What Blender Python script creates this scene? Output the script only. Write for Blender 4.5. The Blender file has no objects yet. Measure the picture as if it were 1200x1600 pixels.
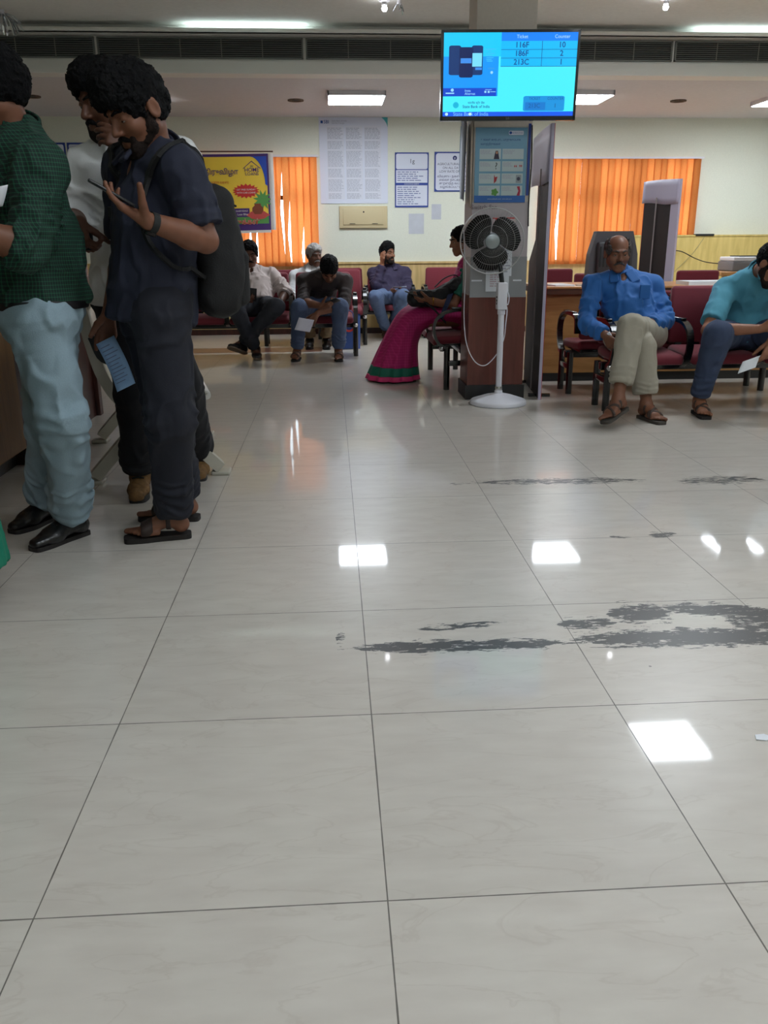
import bpy, bmesh, math, random
import numpy as np
from mathutils import Vector, Matrix
random.seed(7); RNG = np.random.default_rng(7)
scn = bpy.context.scene; COL = scn.collection

# ------------------------------------------------------------------ camera, world, exposure
CAM_F, CAM_P, CAM_Y, CAM_R, CAM_H = 1294.09, 0.311435, 0.0595965, -0.0062085, 1.0802
_F = np.array([math.sin(CAM_Y)*math.cos(CAM_P), math.cos(CAM_Y)*math.cos(CAM_P), -math.sin(CAM_P)])
_R0 = np.array([math.cos(CAM_Y), -math.sin(CAM_Y), 0.]); _U0 = np.cross(_R0, _F)
_R = _R0*math.cos(CAM_R)+_U0*math.sin(CAM_R); _U = -_R0*math.sin(CAM_R)+_U0*math.cos(CAM_R)
CAMLOC = np.array([0., 0., CAM_H])
cd = bpy.data.cameras.new('camera'); cam = bpy.data.objects.new('camera', cd); COL.objects.link(cam)
cd.sensor_fit = 'VERTICAL'; cd.sensor_height = 32.0; cd.lens = 32.0*CAM_F/1600.0; cd.clip_start = .02
m_ = Matrix.Identity(4)
for i in range(3):
    m_[i][0] = _R[i]; m_[i][1] = _U[i]; m_[i][2] = -_F[i]; m_[i][3] = CAMLOC[i]
cam.matrix_world = m_; scn.camera = cam
EXPOSURE = 0.1
LAMP = 23.0          # radiance of the added unseen panels; the bulbs scale from it
LAMP_BACK = 35.0     # the lamps of the low back ceiling
LAMP_MID = 40.0      # the panels over the middle of the room
COVE = 6.0           # tubes in the cove
vs = scn.view_settings; scn.display_settings.display_device = 'sRGB'
vs.view_transform = 'Standard'; vs.look = 'None'; vs.exposure = EXPOSURE; vs.gamma = 1.0; vs.use_curve_mapping = False
wd = bpy.data.worlds.new('daylight'); scn.world = wd; wd.use_nodes = True
wn = wd.node_tree.nodes; wn['Background'].inputs[0].default_value = (.86, .93, 1, 1); wn['Background'].inputs[1].default_value = 5.6

def ray(x, y): return _F+_R*(x-600)/CAM_F-_U*(y-800)/CAM_F
def P(x, y, Y):                     # point in the room at depth Y
    d = ray(x, y); return CAMLOC+d*(Y/d[1])
def G(x, y, z=0.):                  # point in the room at height z
    d = ray(x, y); return CAMLOC+d*((z-CAM_H)/d[2])
A3 = lambda *v: np.array(v, float)
def unit(v): v = np.asarray(v, float); return v/np.linalg.norm(v)
def lerp(a, b, t): return np.asarray(a)*(1-t)+np.asarray(b)*t

# ------------------------------------------------------------------ materials
def lin(c):
    return tuple((v/255/12.92 if v/255 <= .04045 else ((v/255+.055)/1.055)**2.4) for v in c)+(1.,)
MATS = {}
def mat(name, rgb, rough=.6, metal=0., bump=0., scale=40., var=0., emit=0., spec=.5, coat=0., sheen=0., wave=None):
    if name in MATS: return MATS[name]
    m = bpy.data.materials.new(name); m.use_nodes = True; nt = m.node_tree; n = nt.nodes; l = nt.links
    b = n['Principled BSDF']; c = lin(rgb)
    b.inputs['Base Color'].default_value = c; b.inputs['Roughness'].default_value = rough
    b.inputs['Metallic'].default_value = metal; b.inputs['Specular IOR Level'].default_value = spec
    b.inputs['Coat Weight'].default_value = coat; b.inputs['Coat Roughness'].default_value = .08
    b.inputs['Sheen Weight'].default_value = sheen
    if emit:
        b.inputs['Emission Color'].default_value = c; b.inputs['Emission Strength'].default_value = emit
    if bump or var:
        tc = n.new('ShaderNodeTexCoord'); nz = n.new('ShaderNodeTexNoise'); nz.inputs['Scale'].default_value = scale
        nz.inputs['Detail'].default_value = 5; l.new(tc.outputs['Object'], nz.inputs['Vector'])
        if bump:
            bp = n.new('ShaderNodeBump'); bp.inputs['Strength'].default_value = bump; bp.inputs['Distance'].default_value = .01
            l.new(nz.outputs['Fac'], bp.inputs['Height']); l.new(bp.outputs['Normal'], b.inputs['Normal'])
        if var:
            r = n.new('ShaderNodeMapRange'); r.inputs['From Min'].default_value = .3; r.inputs['From Max'].default_value = .7
            r.inputs['To Min'].default_value = 1-var; r.inputs['To Max'].default_value = 1+var
            mx = n.new('ShaderNodeMix'); mx.data_type = 'RGBA'; mx.blend_type = 'MULTIPLY'; mx.inputs[0].default_value = 1
            mx.inputs[6].default_value = c; l.new(nz.outputs['Fac'], r.inputs['Value']); l.new(r.outputs[0], mx.inputs[7])
            l.new(mx.outputs[2], b.inputs['Base Color'])
    MATS[name] = m; return m
def nodes(name):
    m = bpy.data.materials.new(name); m.use_nodes = True; MATS[name] = m
    return m, m.node_tree.nodes, m.node_tree.links, m.node_tree.nodes['Principled BSDF']
def math_(n, l, op, a, b=None, c=None):
    q = n.new('ShaderNodeMath'); q.operation = op
    for i, v in enumerate((a, b, c)):
        if v is None: continue
        if isinstance(v, (int, float)): q.inputs[i].default_value = v
        else: l.new(v, q.inputs[i])
    return q.outputs[0]
def wood(name, c1, c2, scale=6, rough=.4, axis=2, stretch=.12):
    m, n, l, b = nodes(name); tc = n.new('ShaderNodeTexCoord'); mp = n.new('ShaderNodeMapping')
    s = [1, 1, 1]; s[axis] = stretch; mp.inputs['Scale'].default_value = s
    nz = n.new('ShaderNodeTexNoise'); nz.inputs['Scale'].default_value = scale*4; nz.inputs['Detail'].default_value = 8
    nz.inputs['Distortion'].default_value = .6
    cr = n.new('ShaderNodeValToRGB'); cr.color_ramp.elements[0].color = lin(c1); cr.color_ramp.elements[1].color = lin(c2)
    cr.color_ramp.elements[0].position = .35; cr.color_ramp.elements[1].position = .68
    l.new(tc.outputs['Object'], mp.inputs[0]); l.new(mp.outputs[0], nz.inputs['Vector']); l.new(nz.outputs['Fac'], cr.inputs[0])
    l.new(cr.outputs[0], b.inputs['Base Color']); b.inputs['Roughness'].default_value = rough
    return m
def checks(name, base, line, size=.013, rough=.85, tilt=0.):
    m, n, l, b = nodes(name); tc = n.new('ShaderNodeTexCoord'); sp = n.new('ShaderNodeSeparateXYZ'); l.new(tc.outputs['Object'], sp.inputs[0])
    h = math_(n, l, 'ADD', sp.outputs[0], sp.outputs[1])
    fa = math_(n, l, 'LESS_THAN', math_(n, l, 'FRACT', math_(n, l, 'DIVIDE', h, size)), .22)
    fb = math_(n, l, 'LESS_THAN', math_(n, l, 'FRACT', math_(n, l, 'DIVIDE', sp.outputs[2], size)), .22)
    f = math_(n, l, 'MULTIPLY', math_(n, l, 'ADD', fa, fb), .5)
    mx = n.new('ShaderNodeMix'); mx.data_type = 'RGBA'; mx.inputs[6].default_value = lin(base); mx.inputs[7].default_value = lin(line)
    l.new(f, mx.inputs[0]); l.new(mx.outputs[2], b.inputs['Base Color']); b.inputs['Roughness'].default_value = rough
    return m

# ------------------------------------------------------------------ mesh building
class MB:
    def __init__(s): s.v = []; s.f = []; s.sm = []
    def add(s, V, F, smooth=False):
        o = len(s.v); s.v += [tuple(float(c) for c in p) for p in V]; s.f += [tuple(i+o for i in f) for f in F]; s.sm += [smooth]*len(F); return s
    def box(s, lo, hi, bev=0., rot=None, piv=None):
        lo = np.minimum(lo, hi*np.ones(3)) if False else np.array(lo, float); hi = np.array(hi, float)
        lo, hi = np.minimum(lo, hi), np.maximum(lo, hi)
        b = min(bev, .49*float(min(hi-lo)))
        if b <= 0:
            V = [(x, y, z) for x in (lo[0], hi[0]) for y in (lo[1], hi[1]) for z in (lo[2], hi[2])]
            F = [(0, 1, 3, 2), (4, 6, 7, 5), (0, 4, 5, 1), (2, 3, 7, 6), (0, 2, 6, 4), (1, 5, 7, 3)]
        else:
            bm = bmesh.new(); bmesh.ops.create_cube(bm, size=1.0)
            for v in bm.verts: v.co = Vector([(lo[i]+hi[i])/2+v.co[i]*(hi[i]-lo[i]) for i in range(3)])
            bmesh.ops.bevel(bm, geom=bm.edges[:], offset=b, segments=3, profile=.5, affect='EDGES')
            bm.verts.index_update(); V = [v.co[:] for v in bm.verts]; F = [[v.index for v in f.verts] for f in bm.faces]; bm.free()
        if rot is not None:
            pv = np.array(piv if piv is not None else (lo+hi)/2, float); V = [pv+rot@(np.array(v)-pv) for v in V]
        return s.add(V, F, b > 0)
    def tube(s, pts, r, n=10, cap=True, closed=False, flat=None):
        pts = [np.array(p, float) for p in pts]; N = len(pts); rs = r if hasattr(r, '__len__') else [r]*N
        V = []; F = []; prev = None
        for i, p in enumerate(pts):
            if closed: t = pts[(i+1) % N]-pts[i-1]
            else: t = pts[min(i+1, N-1)]-pts[max(i-1, 0)]
            t = unit(t)
            if prev is None:
                a = np.array([0, 0, 1.]) if abs(t[2]) < .9 else np.array([1., 0, 0]); u = unit(np.cross(a, t))
            else: u = unit(prev-t*np.dot(prev, t))
            prev = u; w = np.cross(t, u)
            fl = flat or (1, 1)
            for k in range(n):
                a = 2*math.pi*k/n; V.append(p+rs[i]*(math.cos(a)*u*fl[0]+math.sin(a)*w*fl[1]))
        for i in range(N if closed else N-1):
            j = (i+1) % N
            for k in range(n): F.append((i*n+k, i*n+(k+1) % n, j*n+(k+1) % n, j*n+k))
        if cap and not closed: F.append(tuple(range(n))[::-1]); F.append(tuple(range((N-1)*n, N*n)))
        return s.add(V, F, True)
    def bar(s, pts, w, h, side):      # flat bar swept along pts, w along side
        pts = [np.array(p, float) for p in pts]; N = len(pts); side = unit(side); V = []; F = []
        for i, p in enumerate(pts):
            t = unit(pts[min(i+1, N-1)]-pts[max(i-1, 0)]); nn = unit(np.cross(t, side))
            V += [p+side*w/2+nn*h/2, p-side*w/2+nn*h/2, p-side*w/2-nn*h/2, p+side*w/2-nn*h/2]
        for i in range(N-1):
            for k in range(4): F.append((i*4+k, i*4+(k+1) % 4, i*4+4+(k+1) % 4, i*4+4+k))
        F += [(3, 2, 1, 0), tuple((N-1)*4+k for k in range(4))]
        return s.add(V, F)
    def lathe(s, prof, c, ax=(0, 0, 1), n=32):
        ax = unit(ax); a = np.array([0, 0, 1.]) if abs(ax[2]) < .9 else np.array([1., 0, 0]); u = unit(np.cross(a, ax)); w = np.cross(ax, u); c = np.array(c, float)
        V = []; F = []; N = len(prof)
        for r, h in prof:
            for k in range(n): t = 2*math.pi*k/n; V.append(c+ax*h+max(r, 1e-5)*(math.cos(t)*u+math.sin(t)*w))
        for i in range(N-1):
            for k in range(n): F.append((i*n+k, i*n+(k+1) % n, i*n+n+(k+1) % n, i*n+n+k))
        return s.add(V, F, True)
    def poly(s, pts, th, nrm):        # extruded outline
        nrm = unit(nrm)*th; k = len(pts); V = [np.array(p, float) for p in pts]+[np.array(p, float)+nrm for p in pts]
        F = [tuple(range(k))[::-1], tuple(range(k, 2*k))]+[(i, (i+1) % k, k+(i+1) % k, k+i) for i in range(k)]
        return s.add(V, F)
    def grid(s, fn, nu, nv, smooth=True):
        V = [fn(i/nu, j/nv) for i in range(nu+1) for j in range(nv+1)]
        F = [(i*(nv+1)+j, (i+1)*(nv+1)+j, (i+1)*(nv+1)+j+1, i*(nv+1)+j+1) for i in range(nu) for j in range(nv)]
        return s.add(V, F, smooth)
    def text(s, body, x, z, size, y, align='CENTER', xf=None, th=.0, bold=0.):
        V, F = text_mesh(body, align, bold)
        # text stands in the XZ plane facing -Y
        out = [(x+v[0]*size, y, z+v[1]*size) for v in V]
        if xf is not None: out = [xf(p) for p in out]
        return s.add(out, F)
    def build(s, name, m, parent=None, loc=None):
        me = bpy.data.meshes.new(name)
        off = np.array(parent_loc(parent) if parent is not None else (0, 0, 0))
        if loc is not None: off = off+np.array(loc)
        me.from_pydata([tuple(np.array(v)-off) for v in s.v], [], s.f)
        me.polygons.foreach_set('use_smooth', s.sm)
        bm = bmesh.new(); bm.from_mesh(me); bmesh.ops.recalc_face_normals(bm, faces=bm.faces[:]); bm.to_mesh(me); bm.free()
        if any(s.sm) and not all(s.sm): pass
        me.materials.append(m); o = bpy.data.objects.new(name, me); COL.objects.link(o)
        if parent is not None: o.parent = parent
        elif loc is not None: o.location = loc
        if any(s.sm): me.set_sharp_from_angle(angle=math.radians(40))
        return o
def parent_loc(o):
    p = np.zeros(3)
    while o is not None: p += np.array(o.location); o = o.parent
    return p
TXT = {}
def text_mesh(body, align, bold):
    k = (body, align, bold)
    if k in TXT: return TXT[k]
    cu = bpy.data.curves.new('t', 'FONT'); cu.body = body; cu.size = 1; cu.align_x = align; cu.align_y = 'CENTER'; cu.resolution_u = 3; cu.offset = bold
    ob = bpy.data.objects.new('t', cu); COL.objects.link(ob); bpy.context.view_layer.update()
    dg = bpy.context.evaluated_depsgraph_get(); me = ob.evaluated_get(dg).to_mesh()
    V = [v.co[:] for v in me.vertices]; F = [tuple(p.vertices) for p in me.polygons]
    ob.evaluated_get(dg).to_mesh_clear(); bpy.data.objects.remove(ob); bpy.data.curves.remove(cu)
    TXT[k] = (V, F); return V, F
def tag(o, label=None, cat=None, group=None, kind=None):
    if label: o['label'] = label
    if cat: o['category'] = cat
    if group: o['group'] = group
    if kind: o['kind'] = kind
    return o
def empty(name, loc, label, cat, group=None):
    o = bpy.data.objects.new(name, None); COL.objects.link(o); o.location = tuple(float(c) for c in loc); o.empty_display_size = .1
    return tag(o, label, cat, group)
def struct(o): o['kind'] = 'structure'; return o
def copy_tree(o, parent=None):
    c = o.copy(); COL.objects.link(c)
    if parent is not None: c.parent = parent
    for ch in list(o.children): copy_tree(ch, c)
    return c
def rotz(a): c, s_ = math.cos(a), math.sin(a); return np.array([[c, -s_, 0], [s_, c, 0], [0, 0, 1.]])
def arc(c, r, a0, a1, n, u, v):
    return [np.array(c)+r*(math.cos(a)*np.array(u)+math.sin(a)*np.array(v)) for a in np.linspace(math.radians(a0), math.radians(a1), n)]
def spline(pts, n=8):               # Catmull-Rom through pts
    p = [np.array(q, float) for q in pts]; p = [2*p[0]-p[1]]+p+[2*p[-1]-p[-2]]; out = []
    for i in range(1, len(p)-2):
        for k in range(n):
            t = k/n; a, b, c, d = p[i-1], p[i], p[i+1], p[i+2]
            out.append(.5*((2*b)+(c-a)*t+(2*a-5*b+4*c-d)*t*t+(3*b-a-3*c+d)*t**3))
    return out+[p[-2]]
# ------------------------------------------------------------------ the room
XL, XR, YF, YB = -5.0, 7.6, -4.0, 10.93
Z_LOW, Z_UP, Y_FAS = 2.55, 2.95, 8.40
M_wall = mat('cream_wall', (226, 229, 214), .75, bump=.05, scale=90, var=.03)
M_ceil = mat('ceiling_white', (238, 238, 232), .85, bump=.03, scale=30, var=.03)
M_soff = mat('soffit_pinkish', (214, 212, 214), .85, bump=.03, scale=30, var=.03)
M_trimw = mat('cornice_white', (232, 232, 226), .6)
M_dado = wood('dado_laminate', (200, 170, 112), (222, 193, 136), 5, .45, 2, .12)
M_dadoy = wood('dado_yellow', (205, 180, 105), (222, 198, 124), 5, .45, 2, .12)
M_darkwood = wood('dark_wood', (44, 20, 16), (66, 32, 26), 6, .35)
M_black = mat('black_skirting', (22, 21, 22), .4)
M_blackm = mat('black_metal', (14, 14, 16), .22, coat=.5)
M_chrome = mat('chrome', (210, 210, 212), .12, metal=1.)
M_white = mat('white_plastic', (226, 226, 230), .4)
M_paper = mat('white_paper', (226, 230, 236), .7)

# floor: big glossy vitrified tiles with veins, dark joints and worn black glue marks
def floor_material():
    m, n, l, b = nodes('glossy_floor_tiles'); tc = n.new('ShaderNodeTexCoord'); sp = n.new('ShaderNodeSeparateXYZ'); l.new(tc.outputs['Object'], sp.inputs[0])
    x, y = sp.outputs[0], sp.outputs[1]; mm = lambda *a: math_(n, l, *a)
    fx = mm('FRACT', mm('DIVIDE', mm('SUBTRACT', x, -.5287-6.0), .6)); fy = mm('FRACT', mm('DIVIDE', mm('SUBTRACT', y, 1.1565-6.0), .6))
    dx = mm('MINIMUM', fx, mm('SUBTRACT', 1., fx)); dy = mm('MINIMUM', fy, mm('SUBTRACT', 1., fy))
    nj = n.new('ShaderNodeTexNoise'); nj.inputs['Scale'].default_value = 9; nj.inputs['Detail'].default_value = 3; l.new(tc.outputs['Object'], nj.inputs['Vector'])
    wdt = mm('MULTIPLY_ADD', nj.outputs['Fac'], .0035, .0006)
    joint = mm('LESS_THAN', mm('MINIMUM', dx, dy), wdt)
    # per tile tone
    ix = mm('FLOOR', mm('DIVIDE', mm('SUBTRACT', x, -.5287-6.0), .6)); iy = mm('FLOOR', mm('DIVIDE', mm('SUBTRACT', y, 1.1565-6.0), .6))
    cb = n.new('ShaderNodeCombineXYZ'); l.new(ix, cb.inputs[0]); l.new(iy, cb.inputs[1]); wn_ = n.new('ShaderNodeTexWhiteNoise'); l.new(cb.outputs[0], wn_.inputs['Vector'])
    # veins
    mp = n.new('ShaderNodeMapping'); mp.inputs['Scale'].default_value = (2.2, 7, 1); l.new(tc.outputs['Object'], mp.inputs[0])
    ofs = n.new('ShaderNodeVectorMath'); ofs.operation = 'ADD'; l.new(mp.outputs[0], ofs.inputs[0]); l.new(wn_.outputs['Color'], ofs.inputs[1])
    nv = n.new('ShaderNodeTexNoise'); nv.inputs['Scale'].default_value = 1.5; nv.inputs['Detail'].default_value = 7; nv.inputs['Distortion'].default_value = .8; l.new(ofs.outputs[0], nv.inputs['Vector'])
    vein = mm('SUBTRACT', 1., mm('MINIMUM', mm('MULTIPLY', mm('ABSOLUTE', mm('SUBTRACT', nv.outputs['Fac'], .5)), 60.), 1.))
    nc = n.new('ShaderNodeTexNoise'); nc.inputs['Scale'].default_value = 3; nc.inputs['Detail'].default_value = 6; l.new(ofs.outputs[0], nc.inputs['Vector'])
    cr = n.new('ShaderNodeValToRGB'); cr.color_ramp.elements[0].color = lin((197, 190, 181)); cr.color_ramp.elements[1].color = lin((207, 201, 192))
    cr.color_ramp.elements[0].position = .3; cr.color_ramp.elements[1].position = .7; l.new(nc.outputs['Fac'], cr.inputs[0])
    mx = n.new('ShaderNodeMix'); mx.data_type = 'RGBA'; l.new(mm('MULTIPLY', vein, .14), mx.inputs[0]); l.new(cr.outputs[0], mx.inputs[6]); mx.inputs[7].default_value = lin((150, 133, 118))
    br = n.new('ShaderNodeMix'); br.data_type = 'RGBA'; br.blend_type = 'MULTIPLY'; br.inputs[0].default_value = 1; l.new(mx.outputs[2], br.inputs[6])
    tone = mm('MULTIPLY_ADD', wn_.outputs['Value'], .05, .955); l.new(tone, br.inputs[7])
    # glue marks: worn bands (centre, half sizes) on the floor
    bands = []
    def band(x0, y0, x1, y1, up, dn):      # pixel ends of a mark on the floor, half heights in metres
        a, c = G(x0, y0), G(x1, y1); bands.append(((a+c)/2, np.linalg.norm((c-a)[:2])/2, up, math.atan2(c[1]-a[1], c[0]-a[0]), dn))
    band(535, 1014, 905, 1004, .030, 1.0); band(885, 1000, 1290, 992, .046, 1.15)
    band(950, 961, 1050, 955, .06, 1.0); band(1030, 950, 1230, 958, .042, 1.05); band(1130, 968, 1230, 972, .07, .9)
    band(645, 984, 790, 972, .02, .75); band(872, 980, 960, 970, .04, .85); band(524, 997, 541, 997, .035, .7)
    band(732, 754, 1010, 750, .05, .78); band(700, 756, 738, 755, .02, .6); band(1050, 752, 1200, 749, .06, .72)
    band(950, 839, 990, 839, .012, .75); band(1012, 836, 1058, 834, .03, .85)
    tot = None
    for c, hx, hy, ang, st in bands:
        rx = mm('SUBTRACT', x, float(c[0])); ry = mm('SUBTRACT', y, float(c[1])); ca, sa = math.cos(ang), math.sin(ang)
        u = mm('ABSOLUTE', mm('DIVIDE', mm('ADD', mm('MULTIPLY', rx, ca), mm('MULTIPLY', ry, sa)), hx))
        v = mm('ABSOLUTE', mm('DIVIDE', mm('SUBTRACT', mm('MULTIPLY', ry, ca), mm('MULTIPLY', rx, sa)), hy))
        q = mm('SUBTRACT', 1.45, mm('ADD', mm('POWER', u, 4.), mm('MULTIPLY', v, .8))); q = mm('MULTIPLY', mm('MINIMUM', mm('MAXIMUM', q, 0.), 1.), st)
        tot = q if tot is None else mm('MAXIMUM', tot, q)
    m2 = n.new('ShaderNodeMapping'); m2.inputs['Scale'].default_value = (7, 26, 1); l.new(tc.outputs['Object'], m2.inputs[0])
    ng = n.new('ShaderNodeTexNoise'); ng.inputs['Scale'].default_value = 1.6; ng.inputs['Detail'].default_value = 10; ng.inputs['Roughness'].default_value = .72; ng.inputs['Distortion'].default_value = .5; l.new(m2.outputs[0], ng.inputs['Vector'])
    m4 = n.new('ShaderNodeMapping'); m4.inputs['Scale'].default_value = (22, 95, 1); l.new(tc.outputs['Object'], m4.inputs[0])
    nf = n.new('ShaderNodeTexNoise'); nf.inputs['Scale'].default_value = 1.3; nf.inputs['Detail'].default_value = 6; nf.inputs['Roughness'].default_value = .7; l.new(m4.outputs[0], nf.inputs['Vector'])
    glue = mm('GREATER_THAN', mm('ADD', mm('ADD', tot, mm('MULTIPLY', mm('SUBTRACT', ng.outputs['Fac'], .5), 3.2)), mm('MULTIPLY', mm('SUBTRACT', nf.outputs['Fac'], .5), 2.2)), .66)
    glue = mm('MULTIPLY', glue, mm('GREATER_THAN', tot, .02))
    # small dirt specks
    m3 = n.new('ShaderNodeTexVoronoi'); m3.inputs['Scale'].default_value = 3.2; l.new(tc.outputs['Object'], m3.inputs['Vector'])
    ns = n.new('ShaderNodeTexNoise'); ns.inputs['Scale'].default_value = 2.3; l.new(tc.outputs['Object'], ns.inputs['Vector'])
    speck = mm('MULTIPLY', mm('LESS_THAN', m3.outputs['Distance'], .022), mm('GREATER_THAN', ns.outputs['Fac'], .53))
    dark = mm('MAXIMUM', glue, mm('MULTIPLY', speck, .7))
    j2 = n.new('ShaderNodeMix'); j2.data_type = 'RGBA'; l.new(mm('MULTIPLY', joint, .85), j2.inputs[0]); l.new(br.outputs[2], j2.inputs[6]); j2.inputs[7].default_value = lin((70, 64, 58))
    g2 = n.new('ShaderNodeMix'); g2.data_type = 'RGBA'; l.new(dark, g2.inputs[0]); l.new(j2.outputs[2], g2.inputs[6]); g2.inputs[7].default_value = lin((74, 73, 73))
    l.new(g2.outputs[2], b.inputs['Base Color'])
    b.inputs['Roughness'].default_value = .33; b.inputs['Coat Weight'].default_value = .75; b.inputs['Coat Roughness'].default_value = .045
    inv = mm('MULTIPLY', mm('SUBTRACT', 1., mm('MAXIMUM', joint, glue)), .5); l.new(inv, b.inputs['Coat Weight'])
    bp = n.new('ShaderNodeBump'); bp.inputs['Strength'].default_value = .25; bp.inputs['Distance'].default_value = .003; bp.invert = True
    l.new(joint, bp.inputs['Height']); l.new(bp.outputs['Normal'], b.inputs['Normal'])
    return m
o = MB().box((XL, YF, -.1), (XR, YB+.3, 0)).build('floor', floor_material()); struct(o)

# back wall with the two window openings
W1 = (-2.15, -.15, .80, 2.13); W2 = (2.60, 4.62, .84, 2.11)
b = MB(); T = .16
xs = [XL-T, W1[0], W1[1], W2[0], W2[1], XR+T]
for i in range(5):
    x0, x1 = xs[i], xs[i+1]
    w = W1 if i == 1 else W2 if i == 3 else None
    if w is None: b.box((x0, YB, 0), (x1, YB+T, 3.05))
    else: b.box((x0, YB, 0), (x1, YB+T, w[2])); b.box((x0, YB, w[3]), (x1, YB+T, 3.05))
struct(b.build('wall_back', M_wall))
struct(MB().box((XL-T, YF-T, 0), (XL, YB, 3.05)).build('wall_left', M_wall))
struct(MB().box((XR, YF-T, 0), (XR+T, YB, 3.05)).build('wall_right', M_wall))
struct(MB().box((XL, YF-T, 0), (XR, YF, 3.05)).build('wall_front', M_wall))
struct(MB().box((XL, YF, Z_UP), (XR, Y_FAS, Z_UP+.1)).build('ceiling', M_ceil))
struct(MB().box((XL, Y_FAS+.12, Z_LOW), (XR, YB, Z_LOW+.05)).build('ceiling_lower', M_soff))
struct(MB().box((XL, Y_FAS, Z_LOW), (XR, Y_FAS+.12, Z_UP)).build('ceiling_drop', M_trimw))
# stepped cornice along the drop
b = MB(); 
for z0, z1, d in ((2.55, 2.572, .085), (2.572, 2.59, .07), (2.59, 2.612, .055), (2.612, 2.635, .035), (2.635, 2.668, .012)): b.box((XL, Y_FAS-d, z0), (XR, Y_FAS, z1))
struct(b.build('trim_1', M_trimw))
b = MB().box((XL, Y_FAS-.14, 2.858), (XR, Y_FAS, 2.866)).box((XL, Y_FAS-.14, 2.858), (XR, Y_FAS-.13, 2.898)); struct(b.build('trim_2', M_trimw))
# cove tubes lying on the ledge over the grilles
M_tube = mat('cove_tube_glow', (226, 246, 250), .5, emit=COVE)
for x0, x1, lab in ((-1.25, -.15, 'cove tube lamp hidden on the ledge above the grilles, left of the middle'), (3.35, 4.75, 'cove tube lamp hidden on the ledge above the grilles, at the right')):
    r = empty('cove_lamp', ((x0+x1)/2, Y_FAS-.07, 2.866), lab, 'tube light', 'cove lamps on the ledge')
    MB().box((x0-.02, Y_FAS-.085, 2.866), (x1+.02, Y_FAS-.055, 2.872)).build('batten', M_trimw, r); MB().tube([(x0, Y_FAS-.07, 2.884), (x1, Y_FAS-.07, 2.884)], .011, 12).build('tube', M_tube, r)
# dado panelling: low tan one, taller yellow one on the right
b = MB().box((XL, YB-.03, .0), (3.72, YB, .86)).box((XL, YB-.045, .86), (3.72, YB, .885)); struct(b.build('trim_3', M_dado))
b = MB().box((3.72, YB-.12, 0), (XR, YB, 1.165)).box((3.72, YB-.13, 1.165), (XR, YB, 1.185)); struct(b.build('trim_4', M_dadoy))
struct(MB().box((XL, YB-.05, 0), (3.72, YB-.03, .07)).build('baseboard_back', M_darkwood))
# a brown granite strip let into the floor by the back seats
struct(MB().box((XL, 9.0, 0), (-.12, 9.42, .002)).build('trim_5', mat('brown_granite', (120, 78, 66), .3, var=.2, scale=60, coat=.4)))

# windows
def glass():
    m = bpy.data.materials.new('window_glass'); m.use_nodes = True; n = m.node_tree.nodes; l = m.node_tree.links; n.remove(n['Principled BSDF'])
    t = n.new('ShaderNodeBsdfTransparent'); t.inputs[0].default_value = (.93, .96, .97, 1); g = n.new('ShaderNodeBsdfGlossy'); g.inputs['Roughness'].default_value = .02
    f = n.new('ShaderNodeFresnel'); mx = n.new('ShaderNodeMixShader'); l.new(f.outputs[0], mx.inputs[0]); l.new(t.outputs[0], mx.inputs[1]); l.new(g.outputs[0], mx.inputs[2])
    l.new(mx.outputs[0], n['Material Output'].inputs[0]); return m
M_glass = glass(); M_frame = mat('window_frame_brown', (88, 62, 48), .5)
for k, w in enumerate((W1, W2)):
    b = MB(); x0, x1, z0, z1 = w; f = .05
    b.box((x0, YB+.06, z0), (x1, YB+.11, z0+f)).box((x0, YB+.06, z1-f), (x1, YB+.11, z1)); zt = z0+.62*(z1-z0)
    for x in np.linspace(x0, x1-f, 4): b.box((x, YB+.06, z0), (x+f, YB+.11, z1))
    b.box((x0, YB+.06, zt), (x1, YB+.11, zt+f))
    fr = struct(b.build('window_%d' % (k+1), M_frame)); MB().box((x0+.02, YB+.083, z0+.02), (x1-.02, YB+.087, z1-.02)).build('pane', M_glass, fr)

# ---- vertical blinds
def slat_material():
    m = bpy.data.materials.new('orange_blind_fabric'); m.use_nodes = True; n = m.node_tree.nodes; l = m.node_tree.links; n.remove(n['Principled BSDF'])
    tc = n.new('ShaderNodeTexCoord'); nz = n.new('ShaderNodeTexNoise'); nz.inputs['Scale'].default_value = 120; l.new(tc.outputs['Object'], nz.inputs['Vector'])
    cr = n.new('ShaderNodeValToRGB'); cr.color_ramp.elements[0].color = lin((238, 136, 66)); cr.color_ramp.elements[1].color = lin((255, 160, 92)); l.new(nz.outputs['Fac'], cr.inputs[0])
    d = n.new('ShaderNodeBsdfDiffuse'); t = n.new('ShaderNodeBsdfTranslucent'); mx = n.new('ShaderNodeMixShader'); mx.inputs[0].default_value = .5
    oi = n.new('ShaderNodeObjectInfo'); vr = n.new('ShaderNodeMapRange'); vr.inputs['To Min'].default_value = .6; vr.inputs['To Max'].default_value = 1.1; l.new(oi.outputs['Random'], vr.inputs['Value']); hv = n.new('ShaderNodeMix'); hv.data_type = 'RGBA'; hv.blend_type = 'MULTIPLY'; hv.inputs[0].default_value = 1; l.new(cr.outputs[0], hv.inputs[6]); l.new(vr.outputs[0], hv.inputs[7]); l.new(hv.outputs[2], d.inputs[0]); l.new(hv.outputs[2], t.inputs[0]); l.new(d.outputs[0], mx.inputs[1]); l.new(t.outputs[0], mx.inputs[2]); l.new(mx.outputs[0], n['Material Output'].inputs[0]); return m
M_slat = slat_material()
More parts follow.
